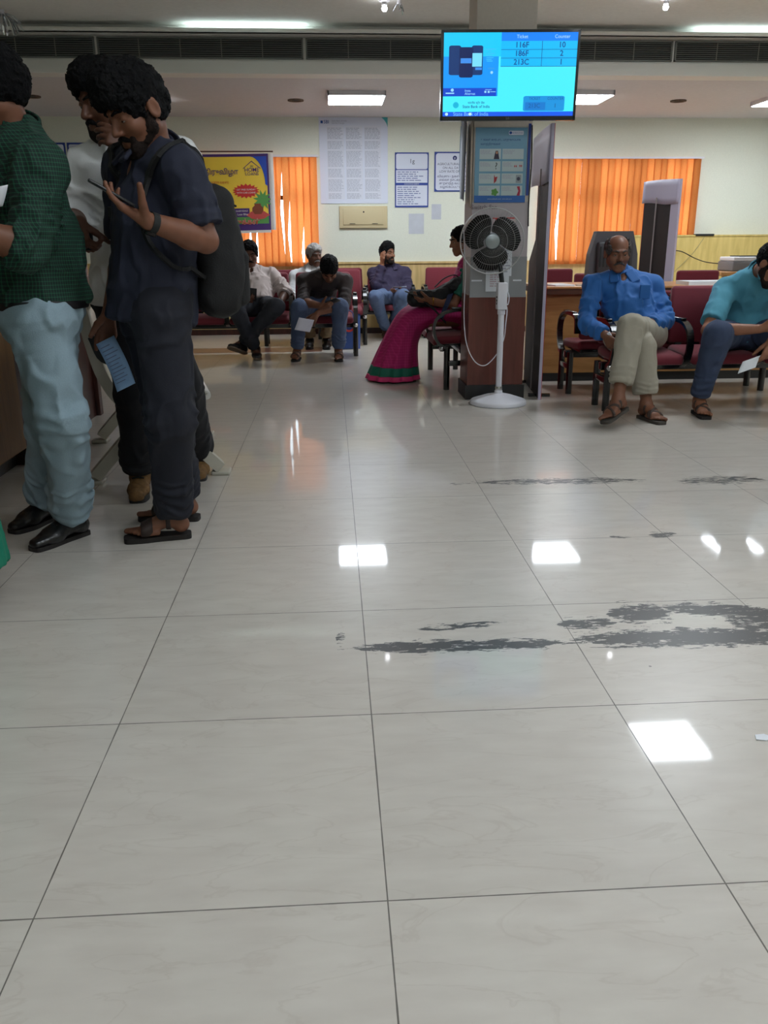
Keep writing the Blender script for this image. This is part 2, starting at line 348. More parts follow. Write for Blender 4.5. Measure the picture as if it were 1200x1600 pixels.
def blinds(x0, x1, z0, z1, y, label, wedge):
    r = empty('vertical_blind', ((x0+x1)/2, y, z0), label, 'window blind', 'orange vertical window blinds')
    MB().box((x0-.03, y-.025, z1), (x1+.03, y+.025, z1+.022)).build('head_rail', M_white, r)
    n = int(round((x1-x0)/.083)); w = .098; rr = random.Random(3)
    for i in range(n):
        xc = x0+(i+.5)*(x1-x0)/n; a = math.radians(rr.uniform(-9, 22)); dxb = rr.uniform(-.004, .004)
        s0, s1 = (0., 0.)
        for (xa, top, gap) in wedge:
            if abs(xc-xa) < .0415: s0, s1 = top, gap
        def fn(u, v):
            t = (u-.5)*w; h = z0+v*(z1-z0); curve = .006*math.cos(math.pi*(u-.5)*2)*1
            gapv = max(0., 1-abs((h-s0)/max(s1 if s1 else 1, .01)))*.055 if s1 else 0.
            t2 = t*(1-gapv/.07*.75); sh = -gapv*.35
            return (xc+t2*math.cos(a)+sh+dxb*(1-v), y+t*math.sin(a)-curve, h)
        MB().grid(fn, 4, 24).build('slat', M_slat, r)
    return r
blinds(-2.12, -.15, .84, 2.10, YB-.075, 'orange vertical blind on the left window, partly behind the yellow banner', ((-.62, 1.5, .62), (-.54, 1.2, .55), (-.38, 1.0, .45), (-1.0, 1.0, .5), (-.9, 1.0, .5)))
blinds(2.62, 4.62, .84, 2.08, YB-.07, 'orange vertical blind on the right window, behind the standing board', ((2.80, 1.25, .55), (2.66, .95, .25)))

# ---- air grilles along the ceiling drop
M_grille = mat('grille_grey', (112, 116, 112), .5); M_gdark = mat('grille_dark', (26, 29, 29), .8)
GX = [-4.9, -4.1, -2.03, -.19, 1.36, 3.20, 5.2, 7.2]
gl = ['leftmost long', 'second', 'third', 'fourth', 'fifth', 'sixth', 'rightmost']
for i in range(7):
    x0, x1 = GX[i]+.012, GX[i+1]-.012; z0, z1, y = 2.682, 2.85, Y_FAS
    where = ['past the left edge', 'above the man in green', 'left of the ceiling middle', 'left of the screen', 'behind the screen', 'right of the screen', 'at the far right end'][i]
    r = empty('air_grille', ((x0+x1)/2, y, z0), 'dark slatted air grille in the ceiling drop, '+where, 'air vent', 'air grilles along the ceiling drop')
    MB().box((x0+.01, y-.006, z0+.01), (x1-.01, y-.001, z1-.01)).build('back_plate', M_gdark, r)
    MB().box((x0, y-.024, z0), (x1, y, z0+.012)).box((x0, y-.024, z1-.012), (x1, y, z1)).box((x0, y-.024, z0), (x0+.014, y, z1)).box((x1-.014, y-.024, z0), (x1, y, z1)).build('frame', M_grille, r)
    for k in range(8):
        z = z0+.022+k*.0172; MB().box((x0+.014, y-.02, z), (x1-.014, y-.008, z+.0055)).build('slat', M_grille, r)
    nb = max(1, int((x1-x0)/.33))
    for k in range(1, nb): xx = x0+(x1-x0)*k/nb; MB().box((xx-.003, y-.023, z0+.012), (xx+.003, y-.02, z1-.012)).build('mullion', mat('mullion_light', (150, 150, 140), .5), r)

# ---- ceiling lights
M_lamp_added = mat('lamp_diffuser_added', (240, 248, 255), .5, emit=LAMP); M_lampdim = mat('bulb_glow', (250, 250, 255), .5, emit=LAMP*1.2)
M_lampm = mat('lamp_diffuser_middle', (240, 248, 255), .5, emit=LAMP_MID)
M_lampb = mat('lamp_diffuser_back', (238, 247, 255), .5, emit=LAMP_BACK)
def panel_light(x, y, z, label, s=.29):
    r = empty('ceiling_light', (x, y, z), label, 'ceiling light', 'square ceiling panel lights')
    MB().box((x-s, y-s, z-.045), (x+s, y-s+.012, z)).box((x-s, y+s-.012, z-.045), (x+s, y+s, z)).box((x-s, y-s, z-.045), (x-s+.012, y+s, z)).box((x+s-.012, y-s, z-.045), (x+s, y+s, z)).build('frame', M_white, r)
    MB().box((x-s+.012, y-s+.012, z-.05), (x+s-.012, y+s-.012, z-.02)).build('diffuser', M_lampb if z == Z_LOW else M_lampm if y > 5 else M_lamp_added, r)
panel_light(.30, 9.42, Z_LOW, 'square white panel light on the lower ceiling above the large white poster')
panel_light(2.60, 9.33, Z_LOW, 'square white panel light on the lower ceiling just right of the screen')
panel_light(4.92, 9.45, Z_LOW, 'square white panel light on the lower ceiling at the right picture edge')
panel_light(2.74, 5.89, Z_UP, 'square panel light on the upper ceiling that shines back from the floor at the right', .27)
PANELS_ADDED = [(.4, 1.9), (2.74, 2.3), (.4, -.6), (2.74, -.4), (5.2, 3.6), (5.2, 1.0), (-2.6, -1.6)]  # unseen panels added out of frame to brighten the foreground
for x, y in PANELS_ADDED:
    panel_light(x, y, Z_UP, 'square panel light on the upper ceiling outside the picture', .27)
def bulb(x, y, z, label):
    r = empty('ceiling_bulb', (x, y, z), label, 'light bulb', 'bare bulbs under the upper ceiling')
    MB().lathe([(0, 0), (.045, 0), (.045, -.02), (.02, -.03), (.02, -.05), (0, -.05)], (x, y, z), n=20).build('holder', M_white, r)
    MB().lathe([(0, -.095), (.012, -.093), (.02, -.083), (.023, -.072), (.018, -.06), (.012, -.05), (0, -.05)], (x, y, z), n=20).build('bulb', M_lampdim, r)
bulb(2.72, 7.38, Z_UP, 'small bright bulb under the ceiling above and right of the screen')
bulb(.476, 7.5, Z_UP, 'small bulb under the ceiling at the top middle of the picture')
b_ = bulb(-1.76, 9.7, Z_LOW, 'small bright bulb showing behind the head of the man with the backpack')
# hanging tinsel tassels
M_foil = mat('silver_foil', (215, 220, 225), .15, metal=1.)
def tassel(x, y, z, n, L, label):
    r = empty('tinsel_tassel', (x, y, z), label, 'decoration', 'silver tinsel hanging from the ceiling'); rr = random.Random(int(n))
    MB().lathe([(0, 0), (.02, 0), (.02, -.03), (0, -.03)], (x, y, z), n=12).build('cap', M_white, r)
    b = MB()
    for i in range(n):
        a = rr.uniform(0, 6.28); R = rr.uniform(.2, 1)*L*.9; h = rr.uniform(.5, 1)*L; w = .011
        p0 = A3(x, y, z-.02); p1 = A3(x+R*.6*math.cos(a), y+R*.6*math.sin(a), z-.02-h*.25); p2 = A3(x+R*math.cos(a), y+R*math.sin(a), z-h)
        b.bar(spline([p0, p1, p2], 4), w, .001, (math.sin(a+.5), -math.cos(a+.5), .3))
    b.build('strips', M_foil, r)
tassel(-2.66, 7.95, Z_UP, 40, .19, 'silver tinsel bunch hanging from the ceiling in the top left corner')
tassel(.60, 7.55, Z_UP, 8, .10, 'small silver tinsel strip hanging beside the bulb at the top middle')
# dead downlight holes in the lower ceiling
M_hole = mat('downlight_brown', (96, 78, 66), .8, var=.4, scale=60)
for (px, py), lab in (((462, 156), 'left of the lamp above the large white poster'), ((50, 150), 'behind the head of the man in green at the left'), ((1060, 157), 'between the two lamps at the right')):
    c = G(px, py, Z_LOW); r = empty('downlight', c, 'dirty unlit downlight, '+lab, 'downlight', 'unlit downlights in the lower ceiling')
    MB().lathe([(.05, .0), (.085, 0), (.085, -.012), (.06, -.012), (.05, -.002)], c, n=24).build('rim', M_hole, r)
    MB().lathe([(0, -.003), (.05, -.003), (.05, -.001), (0, -.001)], c, n=24).build('socket', M_gdark, r)
# ------------------------------------------------------------------ pillar with skirting
PX0, PX1, PY0, PY1 = .975, 1.375, 6.0, 6.34
M_pillar_top = mat('pillar_cream', (206, 196, 184), .7, bump=.04, scale=60, var=.03)
M_pillar_lilac = mat('pillar_lilac', (186, 178, 182), .6, var=.03, scale=8)
M_pillar_grey = mat('pillar_grey_band', (148, 150, 152), .5, var=.04, scale=8)
M_pillar_brown = wood('pillar_brown', (92, 46, 38), (112, 58, 48), 5, .35, 2, .1)
st = struct(MB().box((PX0+.004, PY0+.004, 1.15), (PX1-.004, PY1-.004, Z_UP)).build('wall_pillar', M_pillar_top))
MB().box((PX0+.002, PY0+.002, 1.0), (PX1-.002, PY1-.002, 1.36)).build('upper_cladding', M_pillar_lilac, st)
MB().box((PX0, PY0, .74), (PX1, PY1, 1.0)).build('grey_cladding', M_pillar_grey, st)
MB().box((PX0-.004, PY0-.004, .105), (PX1+.004, PY1+.004, .74)).build('brown_cladding', M_pillar_brown, st)
MB().box((PX0-.016, PY0-.016, 0), (PX1+.016, PY1+.016, .105)).build('baseboard', M_black, st)
MB().box((PX0-.002, PY0-.006, .725), (PX1+.002, PY0-.004, .745)).build('edge_strip', M_pillar_grey, st)

# ------------------------------------------------------------------ flat prints
class Print:
    """a sheet standing in a plane: origin, u (right), v (up); nrm points to the reader"""
    def __init__(s, name, label, cat, o, u, v, w, h, sheet, th=.002, group=None, border=None):
        s.o = np.array(o, float); s.u = unit(u); s.v = unit(v); s.n = np.cross(s.u, s.v); s.w = w; s.h = h
        s.r = empty(name, s.o+s.u*w/2, label, cat, group); b = MB(); b.poly([s.pt(0, 0), s.pt(w, 0), s.pt(w, h), s.pt(0, h)], th, -s.n); b.build('sheet', sheet, s.r); s.k = 0
    def pt(s, a, b, d=0.): return s.o+s.u*a+s.v*b+s.n*d
    def rects(s, name, L, m, d=.0008):
        b = MB()
        for x0, y0, x1, y1 in L: b.add([s.pt(x0, y0, d), s.pt(x1, y0, d), s.pt(x1, y1, d), s.pt(x0, y1, d)], [(0, 1, 2, 3)])
        return b.build(name, m, s.r)
    def texts(s, name, L, m, d=.0014):
        b = MB()
        for body, x, y, size, al, bold in L:
            V, F = text_mesh(body, al, bold); b.add([s.pt(x+v[0]*size, y+v[1]*size, d) for v in V], F)
        return b.build(name, m, s.r)
    def polyf(s, name, pts, m, d=.001):
        b = MB(); b.add([s.pt(x, y, d) for x, y in pts], [tuple(range(len(pts)))]); return b.build(name, m, s.r)
    def lines(s, name, m, x0, x1, ytop, ybot, n, rr, d=.0008, fill=.45, ragged=.35):
        L = []; st_ = (ytop-ybot)/n
        for i in range(n):
            y = ytop-(i+.5)*st_; x = x0; e = x1-(x1-x0)*rr.uniform(0, ragged)
            while x < e:
                wl = rr.uniform(.25, 1.)*st_*3.2; L.append((x, y-st_*fill/2, min(x+wl, e), y+st_*fill/2)); x += wl+st_*.45
        return s.rects(name, L, m, d)
def rounded(x0, y0, x1, y1, r, n=5):
    p = []
    for cx, cy, a0 in ((x1-r, y0+r, -90), (x1-r, y1-r, 0), (x0+r, y1-r, 90), (x0+r, y0+r, 180)):
        for k in range(n+1): a = math.radians(a0+90*k/n); p.append((cx+r*math.cos(a), cy+r*math.sin(a)))
    return p
M_ink = mat('ink_grey', (168, 172, 188), .8); M_ink2 = mat('ink_blue', (116, 126, 168), .8); M_inkd = mat('ink_dark', (60, 60, 84), .8)
M_sheet = mat('poster_white', (216, 221, 236), .55); M_blue = mat('poster_blue', (42, 68, 150), .5); M_navyink = mat('navy_ink', (40, 50, 110), .7)
M_teal = mat('teal_print', (62, 170, 176), .5); M_logo = mat('logo_blue', (30, 80, 160), .5); M_red = mat('print_red', (206, 46, 40), .5)
EX, EZ = A3(1, 0, 0), A3(0, 0, 1); rr = random.Random(11)
YW = YB-.008
def bank_logo(p, x, y, r, m, mw):
    n = 24; p.polyf('emblem', [(x+r*math.cos(2*math.pi*k/n), y+r*math.sin(2*math.pi*k/n)) for k in range(n)], m, .0012)
    p.polyf('emblem_keyhole', [(x+r*.28*math.cos(2*math.pi*k/n), y+r*.28*math.sin(2*math.pi*k/n)) for k in range(n)], mw, .0018)
    p.rects('emblem_slot', [(x-r*.09, y-r, x+r*.09, y)], mw, .0018)
# large white notice
p = Print('wall_poster', 'large white printed notice sheet high on the wall below the ceiling lamp', 'poster', (-.105, YW, 1.575), EX, EZ, .83, .972, M_sheet)
for i, x in enumerate((.10, .325, .55)):
    for (a, c, k) in ((.86, .73, 8), (.71, .62, 6), (.60, .42, 13), (.40, .30, 7), (.28, .14, 10), (.12, .055, 4)): p.lines('text_block', M_ink, x, x+.19, a, c, k, rr, fill=.42, ragged=.2)
    p.rects('column_band', [(x-.006, .05, x+.2, .88)], mat('column_pale', (216, 219, 231), .6), .0003)
p.rects('emblem', [(.022, .905, .05, .935)], M_logo, .001); p.texts('heading', [('SBI', .058, .92, .052, 'LEFT', .01)], M_logo); p.texts('sub_heading', [('State Bank of India', .155, .932, .024, 'LEFT', 0), ('Service Charges', .155, .908, .024, 'LEFT', 0)], M_ink)
p.polyf('corner_flash', [(.755, .972), (.83, .972), (.83, .86), (.815, .905), (.79, .94)], M_teal)
# framed blue notices
def notice(label, x, z, w, h):
    p = Print('framed_notice', label, 'notice', (x, YW, z), EX, EZ, w, h, M_blue, .003, 'blue bordered notices on the wall')
    return p
p = notice('blue bordered notice with two white text panels between white poster and pillar', .812, 1.528, .415, .63)
p.polyf('panel', rounded(.014, .44, .401, .616, .02), M_sheet); p.rects('panel', [(.014, .285, .401, .43)], M_sheet, .001); p.rects('panel', [(.014, .02, .401, .255)], M_sheet, .001)
p.texts('handwriting', [('1g', .21, .53, .07, 'CENTER', .0)], M_inkd); p.texts('heading', [('SERVICE AVAILABLE WITH IN MINUTES', .207, .455, .018, 'CENTER', .005), ('ACKNOWLEDGEMENT', .207, .27, .018, 'CENTER', .005)], M_sheet, .0022)
p.lines('text_block', M_ink2, .03, .39, .42, .30, 5, rr, .0016, .42); p.lines('text_block', M_ink2, .03, .33, .245, .03, 9, rr, .0016, .42)
p = notice('blue bordered agricultural gold loan notice on the wall left of the pillar', 1.299, 1.71, .58, .455)
p.polyf('panel', rounded(.016, .016, .564, .439, .03), M_sheet); bank_logo(p, .25, .385, .026, M_navyink, M_sheet)
p.texts('heading', [('AGRICULTURAL GOLD LOAN', .035, .315, .038, 'LEFT', .006), ('ON ALL DAYS WITH', .10, .272, .038, 'LEFT', .006), ('LOW RATE OF INTEREST', .06, .230, .038, 'LEFT', .006)], mat('ink_mid', (96, 102, 130), .7), .002)
p.texts('tamil_text', [('விவசாய நகைக் கடன்', .035, .175, .036, 'LEFT', .004), ('எல்லா நாட்களிலும்', .06, .135, .036, 'LEFT', .004), ('குறைந்த வட்டியில்', .06, .095, .036, 'LEFT', .004), ('வழங்கப்படுகிறது', .07, .055, .036, 'LEFT', .004)], M_navyink, .002)
# cream service box under the big poster
r = empty('wall_box', (.417, YB-.02, 1.29), 'cream flush service panel with a dark edge under the large white poster', 'wall panel')
M_box = mat('box_cream', (206, 190, 150), .5)
MB().box((.12, YB-.035, 1.286), (.715, YB, 1.545), .006).build('frame', M_box, r); MB().box((.165, YB-.045, 1.325), (.67, YB-.03, 1.51), .004).build('door', M_box, r)
MB().lathe([(0, 0), (.01, 0), (.01, .006), (0, .006)], (.42, YB-.045, 1.475), (0, -1, 0), 12).build('lock', M_black, r)
for x in (.28, .56): MB().box((x-.035, YB-.05, 1.335), (x+.035, YB-.044, 1.341)).build('hinge', M_black, r)
# faint bare papers stuck lower on the wall
M_faint = mat('faded_paper', (196, 200, 208), .8, var=.05, scale=10)
for x, z, w, h, lab in ((.985, 1.215, .19, .24, 'faded lilac paper patch on the wall below the two panel notice'), (1.27, 1.385, .12, .18, 'small faded paper patch on the wall below the gold loan notice')):
    tag(MB().box((x, YB-.003, z), (x+w, YB, z+h)).build('paper_patch', M_faint), lab, 'paper')
# posters behind the standing men
p = notice('blue bordered white notice on the far left wall, behind the man in green', -3.72, 1.18, .60, 1.085)
p.polyf('panel', rounded(.02, .9, .58, 1.065, .02), M_sheet); p.polyf('panel', rounded(.02, .02, .58, .86, .02), M_sheet); p.lines('text_block', M_ink2, .05, .55, .84, .06, 24, rr, .0016)
p = notice('blue bordered white notice on the left wall, behind the man in white', -3.10, 1.13, .55, 1.135)
p.polyf('panel', rounded(.02, .02, .53, 1.115, .02), M_sheet); p.rects('emblem', [(.2, 1.03, .24, 1.07)], M_logo, .0016); p.texts('heading', [('SBI', .30, 1.05, .055, 'CENTER', .01), ('APPLICATION FOR', .27, .97, .03, 'CENTER', .004), ('LOANS', .27, .92, .03, 'CENTER', .004)], M_logo, .002)
p.lines('text_block', M_ink2, .05, .5, .86, .40, 16, rr, .0016); p.lines('text_block', M_ink2, .05, .5, .30, .05, 10, rr, .0016)

# ---- yellow home-loan banner hanging in front of the left window
M_yel = mat('banner_yellow', (244, 206, 66), .45, var=.06, scale=3); M_bblue = mat('banner_blue', (40, 78, 182), .45); M_bpur = mat('banner_purple', (72, 40, 110), .5)
M_bor = mat('banner_orange', (236, 130, 50), .5); M_green = mat('banner_green', (86, 150, 74), .5); M_flex = mat('flex_white', (228, 222, 216), .5)
bx0, bx1, bz0, bz1, byy = -2.45, -.72, 1.27, 2.135, 10.80
def bsurf(a, c):                 # slightly bellied cloth
    return A3(bx0+(bx1-bx0)*a, byy-.018*math.sin(3.1*a)*math.sin(math.pi*c)-.008*math.sin(9*a+2*c), bz0+(bz1-bz0)*c-.012*math.sin(math.pi*a))
r = empty('banner', ((bx0+bx1)/2, byy, bz0), 'yellow home loan banner hung across the left window', 'banner')
b = MB(); b.grid(lambda u, v: bsurf(u, v), 24, 12); b.build('sheet', M_yel, r)
W_, H_ = bx1-bx0, bz1-bz0
def bput(name, polys, m, d=.003):
    b = MB()
    for V, F in polys: b.add([bsurf(x/W_, y/H_)+A3(0, -d, 0) for x, y in V], F)
    return b.build(name, m, r)
def btext(name, L, m, d=.006):
    o = []
    for body, x, y, s, al, bd in L:
        V, F = text_mesh(body, al, bd); o.append(([(x+v[0]*s, y+v[1]*s) for v in V], F))
    return bput(name, o, m, d)
def cells(x0, y0, x1, y1, n=10):
    V = []; F = []
    for i in range(n+1): V += [(x0+(x1-x0)*i/n, y0), (x0+(x1-x0)*i/n, y1)]
    return V, [(2*i, 2*i+2, 2*i+3, 2*i+1) for i in range(n)]
bput('top_border', [cells(0, H_-.03, W_, H_, 20)], M_bpur); bput('right_border', [cells(W_-.022, 0, W_, H_, 2)], M_bpur); bput('bottom_band', [cells(0, 0, W_, .075, 20)], M_bpur)
bput('grass', [cells(0, .075, W_, .17, 20)], M_green, .0025)
ca = [(W_-.22, H_-.03), (W_-.022, H_-.03), (W_-.022, H_-.36)]+[(W_-.045-.175*(1-math.cos(t)), H_-.36+.33*math.sin(t)) for t in np.linspace(.05, 1.55, 9)]
bput('corner_flash', [(ca, [tuple(range(len(ca)))])], M_bblue, .004)
btext('tamil_title', [('வீட்டின் திருவிழா', W_-.36, H_-.20, .082, 'RIGHT', .012)], M_bpur); btext('date_text', [('(5.1.20 முதல் 31.3.2020 வரை)', W_-.48, H_-.315, .034, 'RIGHT', .004)], M_red)
btext('offer_text', [('வந்தாச்சு பிரா!', W_-.52, H_-.425, .075, 'RIGHT', .012)], M_bor)
btext('home_loans_text', [('SBI', W_-.20, H_-.14, .03, 'CENTER', .0), ('HOME', W_-.20, H_-.18, .062, 'CENTER', .01), ('LOANS', W_-.20, H_-.225, .05, 'CENTER', .004)], M_bpur)
hs = [(-.14, -.065), (-.115, -.045), (0, .055), (.115, -.045), (.14, -.065), (.135, -.075), (0, .04), (-.135, -.075)]
bput('house_outline', [([(W_-.20+x*.75, H_-.115+y*.7) for x, y in hs], [(0, 1, 6, 7), (1, 2, 6), (2, 3, 6), (3, 4, 5, 6)])], M_bpur, .006)
sb = [((W_-.28)+(.165 if k % 2 else .13)*math.cos(2*math.pi*k/36), (H_-.415)+(.085 if k % 2 else .062)*math.sin(2*math.pi*k/36)) for k in range(36)]
bput('starburst', [([(W_-.28, H_-.415)]+sb, [(0, k+1, (k+1) % 36+1) for k in range(36)])], M_red, .005)
btext('starburst_text', [('GET FREE SUNDAY', W_-.28, H_-.40, .027, 'CENTER', .004), ('WITH CAR LOANS', W_-.28, H_-.435, .027, 'CENTER', .004)], M_flex, .009)
bput('purple_label', [cells(W_-.66, H_-.71, W_-.25, H_-.61, 8)], M_bpur, .004); btext('label_text', [('வணக்கம்', W_-.27, H_-.64, .028, 'RIGHT', .006), ('Home Loan Bliss', W_-.27, H_-.68, .032, 'RIGHT', .008)], M_flex, .008)
for k in range(11):
    a = math.radians(k*360/11+5)
    if k == 0: pal = []
    c_, s_ = math.cos(a), math.sin(a); L_ = .12; pal.append(([(W_-.085, H_-.52), (W_-.085+L_*.5*c_-.018*s_, H_-.52+L_*.5*s_+.018*c_), (W_-.085+L_*c_, H_-.52+L_*s_), (W_-.085+L_*.5*c_+.018*s_, H_-.52+L_*.5*s_-.018*c_)], [(0, 1, 2, 3)]))
bput('palm_crown', pal, M_green, .005); bput('palm_trunk', [([(W_-.0855, H_-.53), (W_-.105, H_-.53), (W_-.085, .15), (W_-.13, .15)], [(0, 1, 2, 3)])], mat('trunk_tan', (170, 130, 70), .7), .004)
pot = [(.0, 0), (.05, .0), (.085, .04), (.08, .075), (.045, .1), (.05, .12), (-.05, .12), (-.045, .1), (-.08, .075), (-.085, .04), (-.05, 0)]
bput('pot', [([(W_-.15+x*.8, .185+y) for x, y in pot], [tuple(range(len(pot)))])], mat('pot_brown', (130, 62, 36), .6), .006)
lf = [(.17*math.cos(t)*(1+.12*math.cos(6*t)), .05*math.sin(t)) for t in np.linspace(0, 6.2, 20)]
bput('flower_plate', [([(W_-.15+x*.75, .175+y) for x, y in lf], [tuple(range(20))])], mat('flower_red', (196, 76, 70), .6), .005)
btext('greeting_outline', [('வாழ்த்துக்கள்', W_-.14, .095, .078, 'RIGHT', .03)], M_flex, .007); btext('greeting_text', [('வாழ்த்துக்கள்', W_-.14, .095, .078, 'RIGHT', .008)], M_red, .010)
b = MB(); b.grid(lambda u, v: bsurf(1, v)+A3(.0+.06*u, -.012*math.sin(3*u), .015*u*math.sin(3*v)), 4, 12); b.build('white_hem', M_flex, r)
b = MB(); b.grid(lambda u, v: bsurf(u, 0)+A3(0, -.004, -.03*v), 20, 2); b.build('lower_hem', M_flex, r)
MB().tube([(bx0, byy+.01, bz1+.02), (bx1+.06, byy+.01, bz1+.022)], .008).build('hanging_rod', M_frame, r)

# ---- poster and papers on the pillar
M_pal = mat('poster_sky', (112, 160, 188), .35, coat=.3); M_card = mat('card_pale', (186, 202, 204), .5); M_pb = mat('poster_deep', (38, 100, 176), .4)
p = Print('pillar_poster', 'pale blue eight panel safety poster on the pillar below the screen', 'poster', (PX0+.012, PY0-.006, 1.355), EX, EZ, .352, .47, M_pal, .004)
p.rects('bottom_band', [(0, 0, .352, .045)], M_pb); p.texts('footer_text', [('www.onlinesbi.com  www.sbi.co.in', .176, .023, .012, 'CENTER', 0)], M_card)
p.texts('title', [('உங்கள் கார்டை... பாதுகாப்பாக', .035, .395, .0165, 'LEFT', .006), ('வைத்திருங்கள்', .035, .368, .0165, 'LEFT', .006)], mat('title_blue', (24, 62, 120), .6))
p.polyf('badge', rounded(.225, .425, .325, .45, .006), M_sheet); p.texts('badge_text', [('State Bank of India', .28, .4375, .010, 'CENTER', 0)], M_logo, .002); p.polyf('badge_emblem', [(.236+.009*math.cos(t), .4375+.009*math.sin(t)) for t in np.linspace(0, 6, 16)], M_logo, .0025)
figc = [(120, 60, 60), (60, 60, 70), (50, 50, 50), (180, 60, 60), (170, 50, 56), (70, 70, 90), (90, 150, 70), (170, 40, 70)]
for i in range(4):
    for j in range(2):
        x0 = .03+j*.155; y0 = .275-i*.077; p.rects('card', [(x0, y0, x0+.145, y0+.064)], M_card, .0008)
        p.lines('card_text', M_ink, x0+.006, x0+.085, y0+.058, y0+.03, 4, rr, .0014); k = i*2+j; mf = mat('figure_%d' % k, figc[k], .6); cx, cy = x0+.115, y0+.02
        if k in (0,): p.polyf('figure', [(cx-.018, y0), (cx+.02, y0), (cx+.014, y0+.03), (cx+.01, y0+.052), (cx-.006, y0+.052), (cx-.012, y0+.03)], mat('figure_dark', (58, 52, 70), .6), .0015); p.polyf('figure_face', [(cx+.002+.007*math.cos(t), y0+.04+.009*math.sin(t)) for t in np.linspace(0, 6, 12)], mat('figure_skin', (190, 140, 110), .6), .002)
        elif k == 2: p.texts('figure', [('?', cx, cy+.012, .06, 'CENTER', .0)], mf, .0015)
        elif k == 3: p.texts('figure', [('“ ”', cx-.005, cy, .05, 'CENTER', .02)], mf, .0015)
        elif k == 4: p.polyf('figure', [(cx-.012, y0+.058), (cx-.004, y0+.04), (cx+.012, y0+.045), (cx+.004, y0+.015), (cx-.012, y0)], mf, .0015)
        elif k == 5: p.rects('figure', [(cx-.017, y0+.004, cx+.02, y0+.055)], mat('figure_grey', (150, 160, 166), .6), .0012); p.polyf('figure_dial', [(cx+.001+.012*math.cos(t), y0+.03+.012*math.sin(t)) for t in np.linspace(0, 6, 14)], mf, .002)
        elif k == 6: p.polyf('figure', [(cx-.005+(.022+.004*math.cos(5*t))*math.cos(t), y0+.022+(.022+.004*math.cos(5*t))*math.sin(t)) for t in np.linspace(0, 6.2, 24)], mf, .0015)
        elif k == 7: p.polyf('figure', [(cx-.008, y0), (cx+.014, y0), (cx+.018, y0+.03), (cx+.012, y0+.06), (cx-.008, y0+.058), (cx+.004, y0+.03)], mf, .0015)
# dark blue strip behind the poster and cables at the pillar's right corner
MB().box((PX1-.03, PY0-.004, 1.40), (PX1-.012, PY0-.001, 1.85)).build('blue_tape', M_blue, st)
MB().tube(spline([(PX1-.008, PY0-.008, 1.84), (PX1-.002, PY0-.01, 1.6), (PX1-.008, PY0-.008, 1.36), (PX1-.004, PY0-.008, 1.2)]), .004).build('corner_cable', M_gdark, st)
# white curled sheet on the left side of the pillar
r = empty('curled_sheet', (PX0-.004, 6.1, 1.36), 'tall white and blue printed sheet curling off the pillar\'s left edge', 'poster')
def csurf(u, v): return A3(PX0-.006-.085*u**1.6*(.6+.4*math.sin(1.4*v+.6))-.01*(1-v), 6.30-.31*u-.03*math.sin(2.5*v)*u, 1.38+.50*v)
b = MB(); b.grid(csurf, 8, 16); o = b.build('sheet', M_sheet, r); sm = o.modifiers.new('thick', 'SOLIDIFY'); sm.thickness = .002
b = MB(); b.grid(lambda u, v: csurf(u*.2+.8, v*.6+.3)+A3(-.004, -.004, 0), 2, 10); b.build('blue_print', mat('pale_blue_print', (150, 180, 214), .5), r)
MB().box((PX0-.012, 6.02, 1.33), (PX0, 6.06, 1.90)).build('backing_strip', mat('backing_cream', (190, 176, 160), .6), r)
# papers behind the fan
p = Print('notice_paper', 'white printed paper taped to the pillar behind the lower edge of the fan', 'paper', (1.085, PY0-.006, .765), EX, EZ, .165, .135, M_paper, .001)
p.lines('text_block', mat('ink_pinkish', (196, 170, 180), .8), .03, .11, .12, .03, 6, rr); 
p2 = Print('notice_paper', 'upright white paper on the pillar behind the fan blades', 'paper', (1.175, PY0-.010, .87), EX, EZ, .09, .23, M_paper, .001)
p2.lines('text_block', M_ink, .01, .08, .22, .02, 10, rr)
p3 = Print('notice_paper', 'pinkish red lettered paper on the pillar at the top of the fan', 'paper', (1.12, PY0-.006, 1.13), EX, EZ, .16, .13, mat('paper_pink', (214, 196, 198), .7), .001)
p3.rects('red_rule', [(.0, .12, .16, .128), (.02, .07, .032, .12), (.1, .04, .11, .12)], M_red)
# handwriting on the pillar
pw = MB()
def hand(body, x, z, s): pw.text(body, x, z, s, PY0-.002)
hand('Switch Fan', 1.06, 1.325, .042); pw.build('handwriting', mat('pencil', (120, 110, 116), .8), st)
b = MB().box((.985, PY0-.003, .835), (1.06, PY0-.001, .845)).box((1.28, PY0-.003, .835), (1.34, PY0-.001, .845)); b.build('tape', M_paper, st)

# ------------------------------------------------------------------ the queue screen
r = empty('television', (1.155, 5.80, 1.835), 'flat screen showing blue queue ticket numbers mounted above the pillar poster', 'television')
TV0 = A3(.721, 5.795, 1.838); TA = math.radians(-3.0); tu = A3(math.cos(TA), math.sin(TA), 0); tl = math.radians(6); tn = A3(math.sin(TA)*1., -math.cos(TA), 0)
tv_v = unit(A3(0, 0, 1)*math.cos(tl)+tn*math.sin(tl)*.6); tn = np.cross(tu, tv_v); TW, TH = .866, .512
def tp(a, b_, d=0.): return TV0+tu*a+tv_v*b_+tn*d
M_bez = mat('tv_bezel', (24, 26, 34), .25, coat=.4)
MB().poly([tp(0, 0), tp(TW, 0), tp(TW, TH), tp(0, TH)], .045, -tn).build('casing', M_bez, r)
b = MB(); e = .016
for x0, y0, x1, y1 in ((0, 0, TW, .026), (0, TH-e, TW, TH), (0, 0, e, TH), (TW-e, 0, TW, TH)): b.poly([tp(x0, y0), tp(x1, y0), tp(x1, y1), tp(x0, y1)], .006, tn)
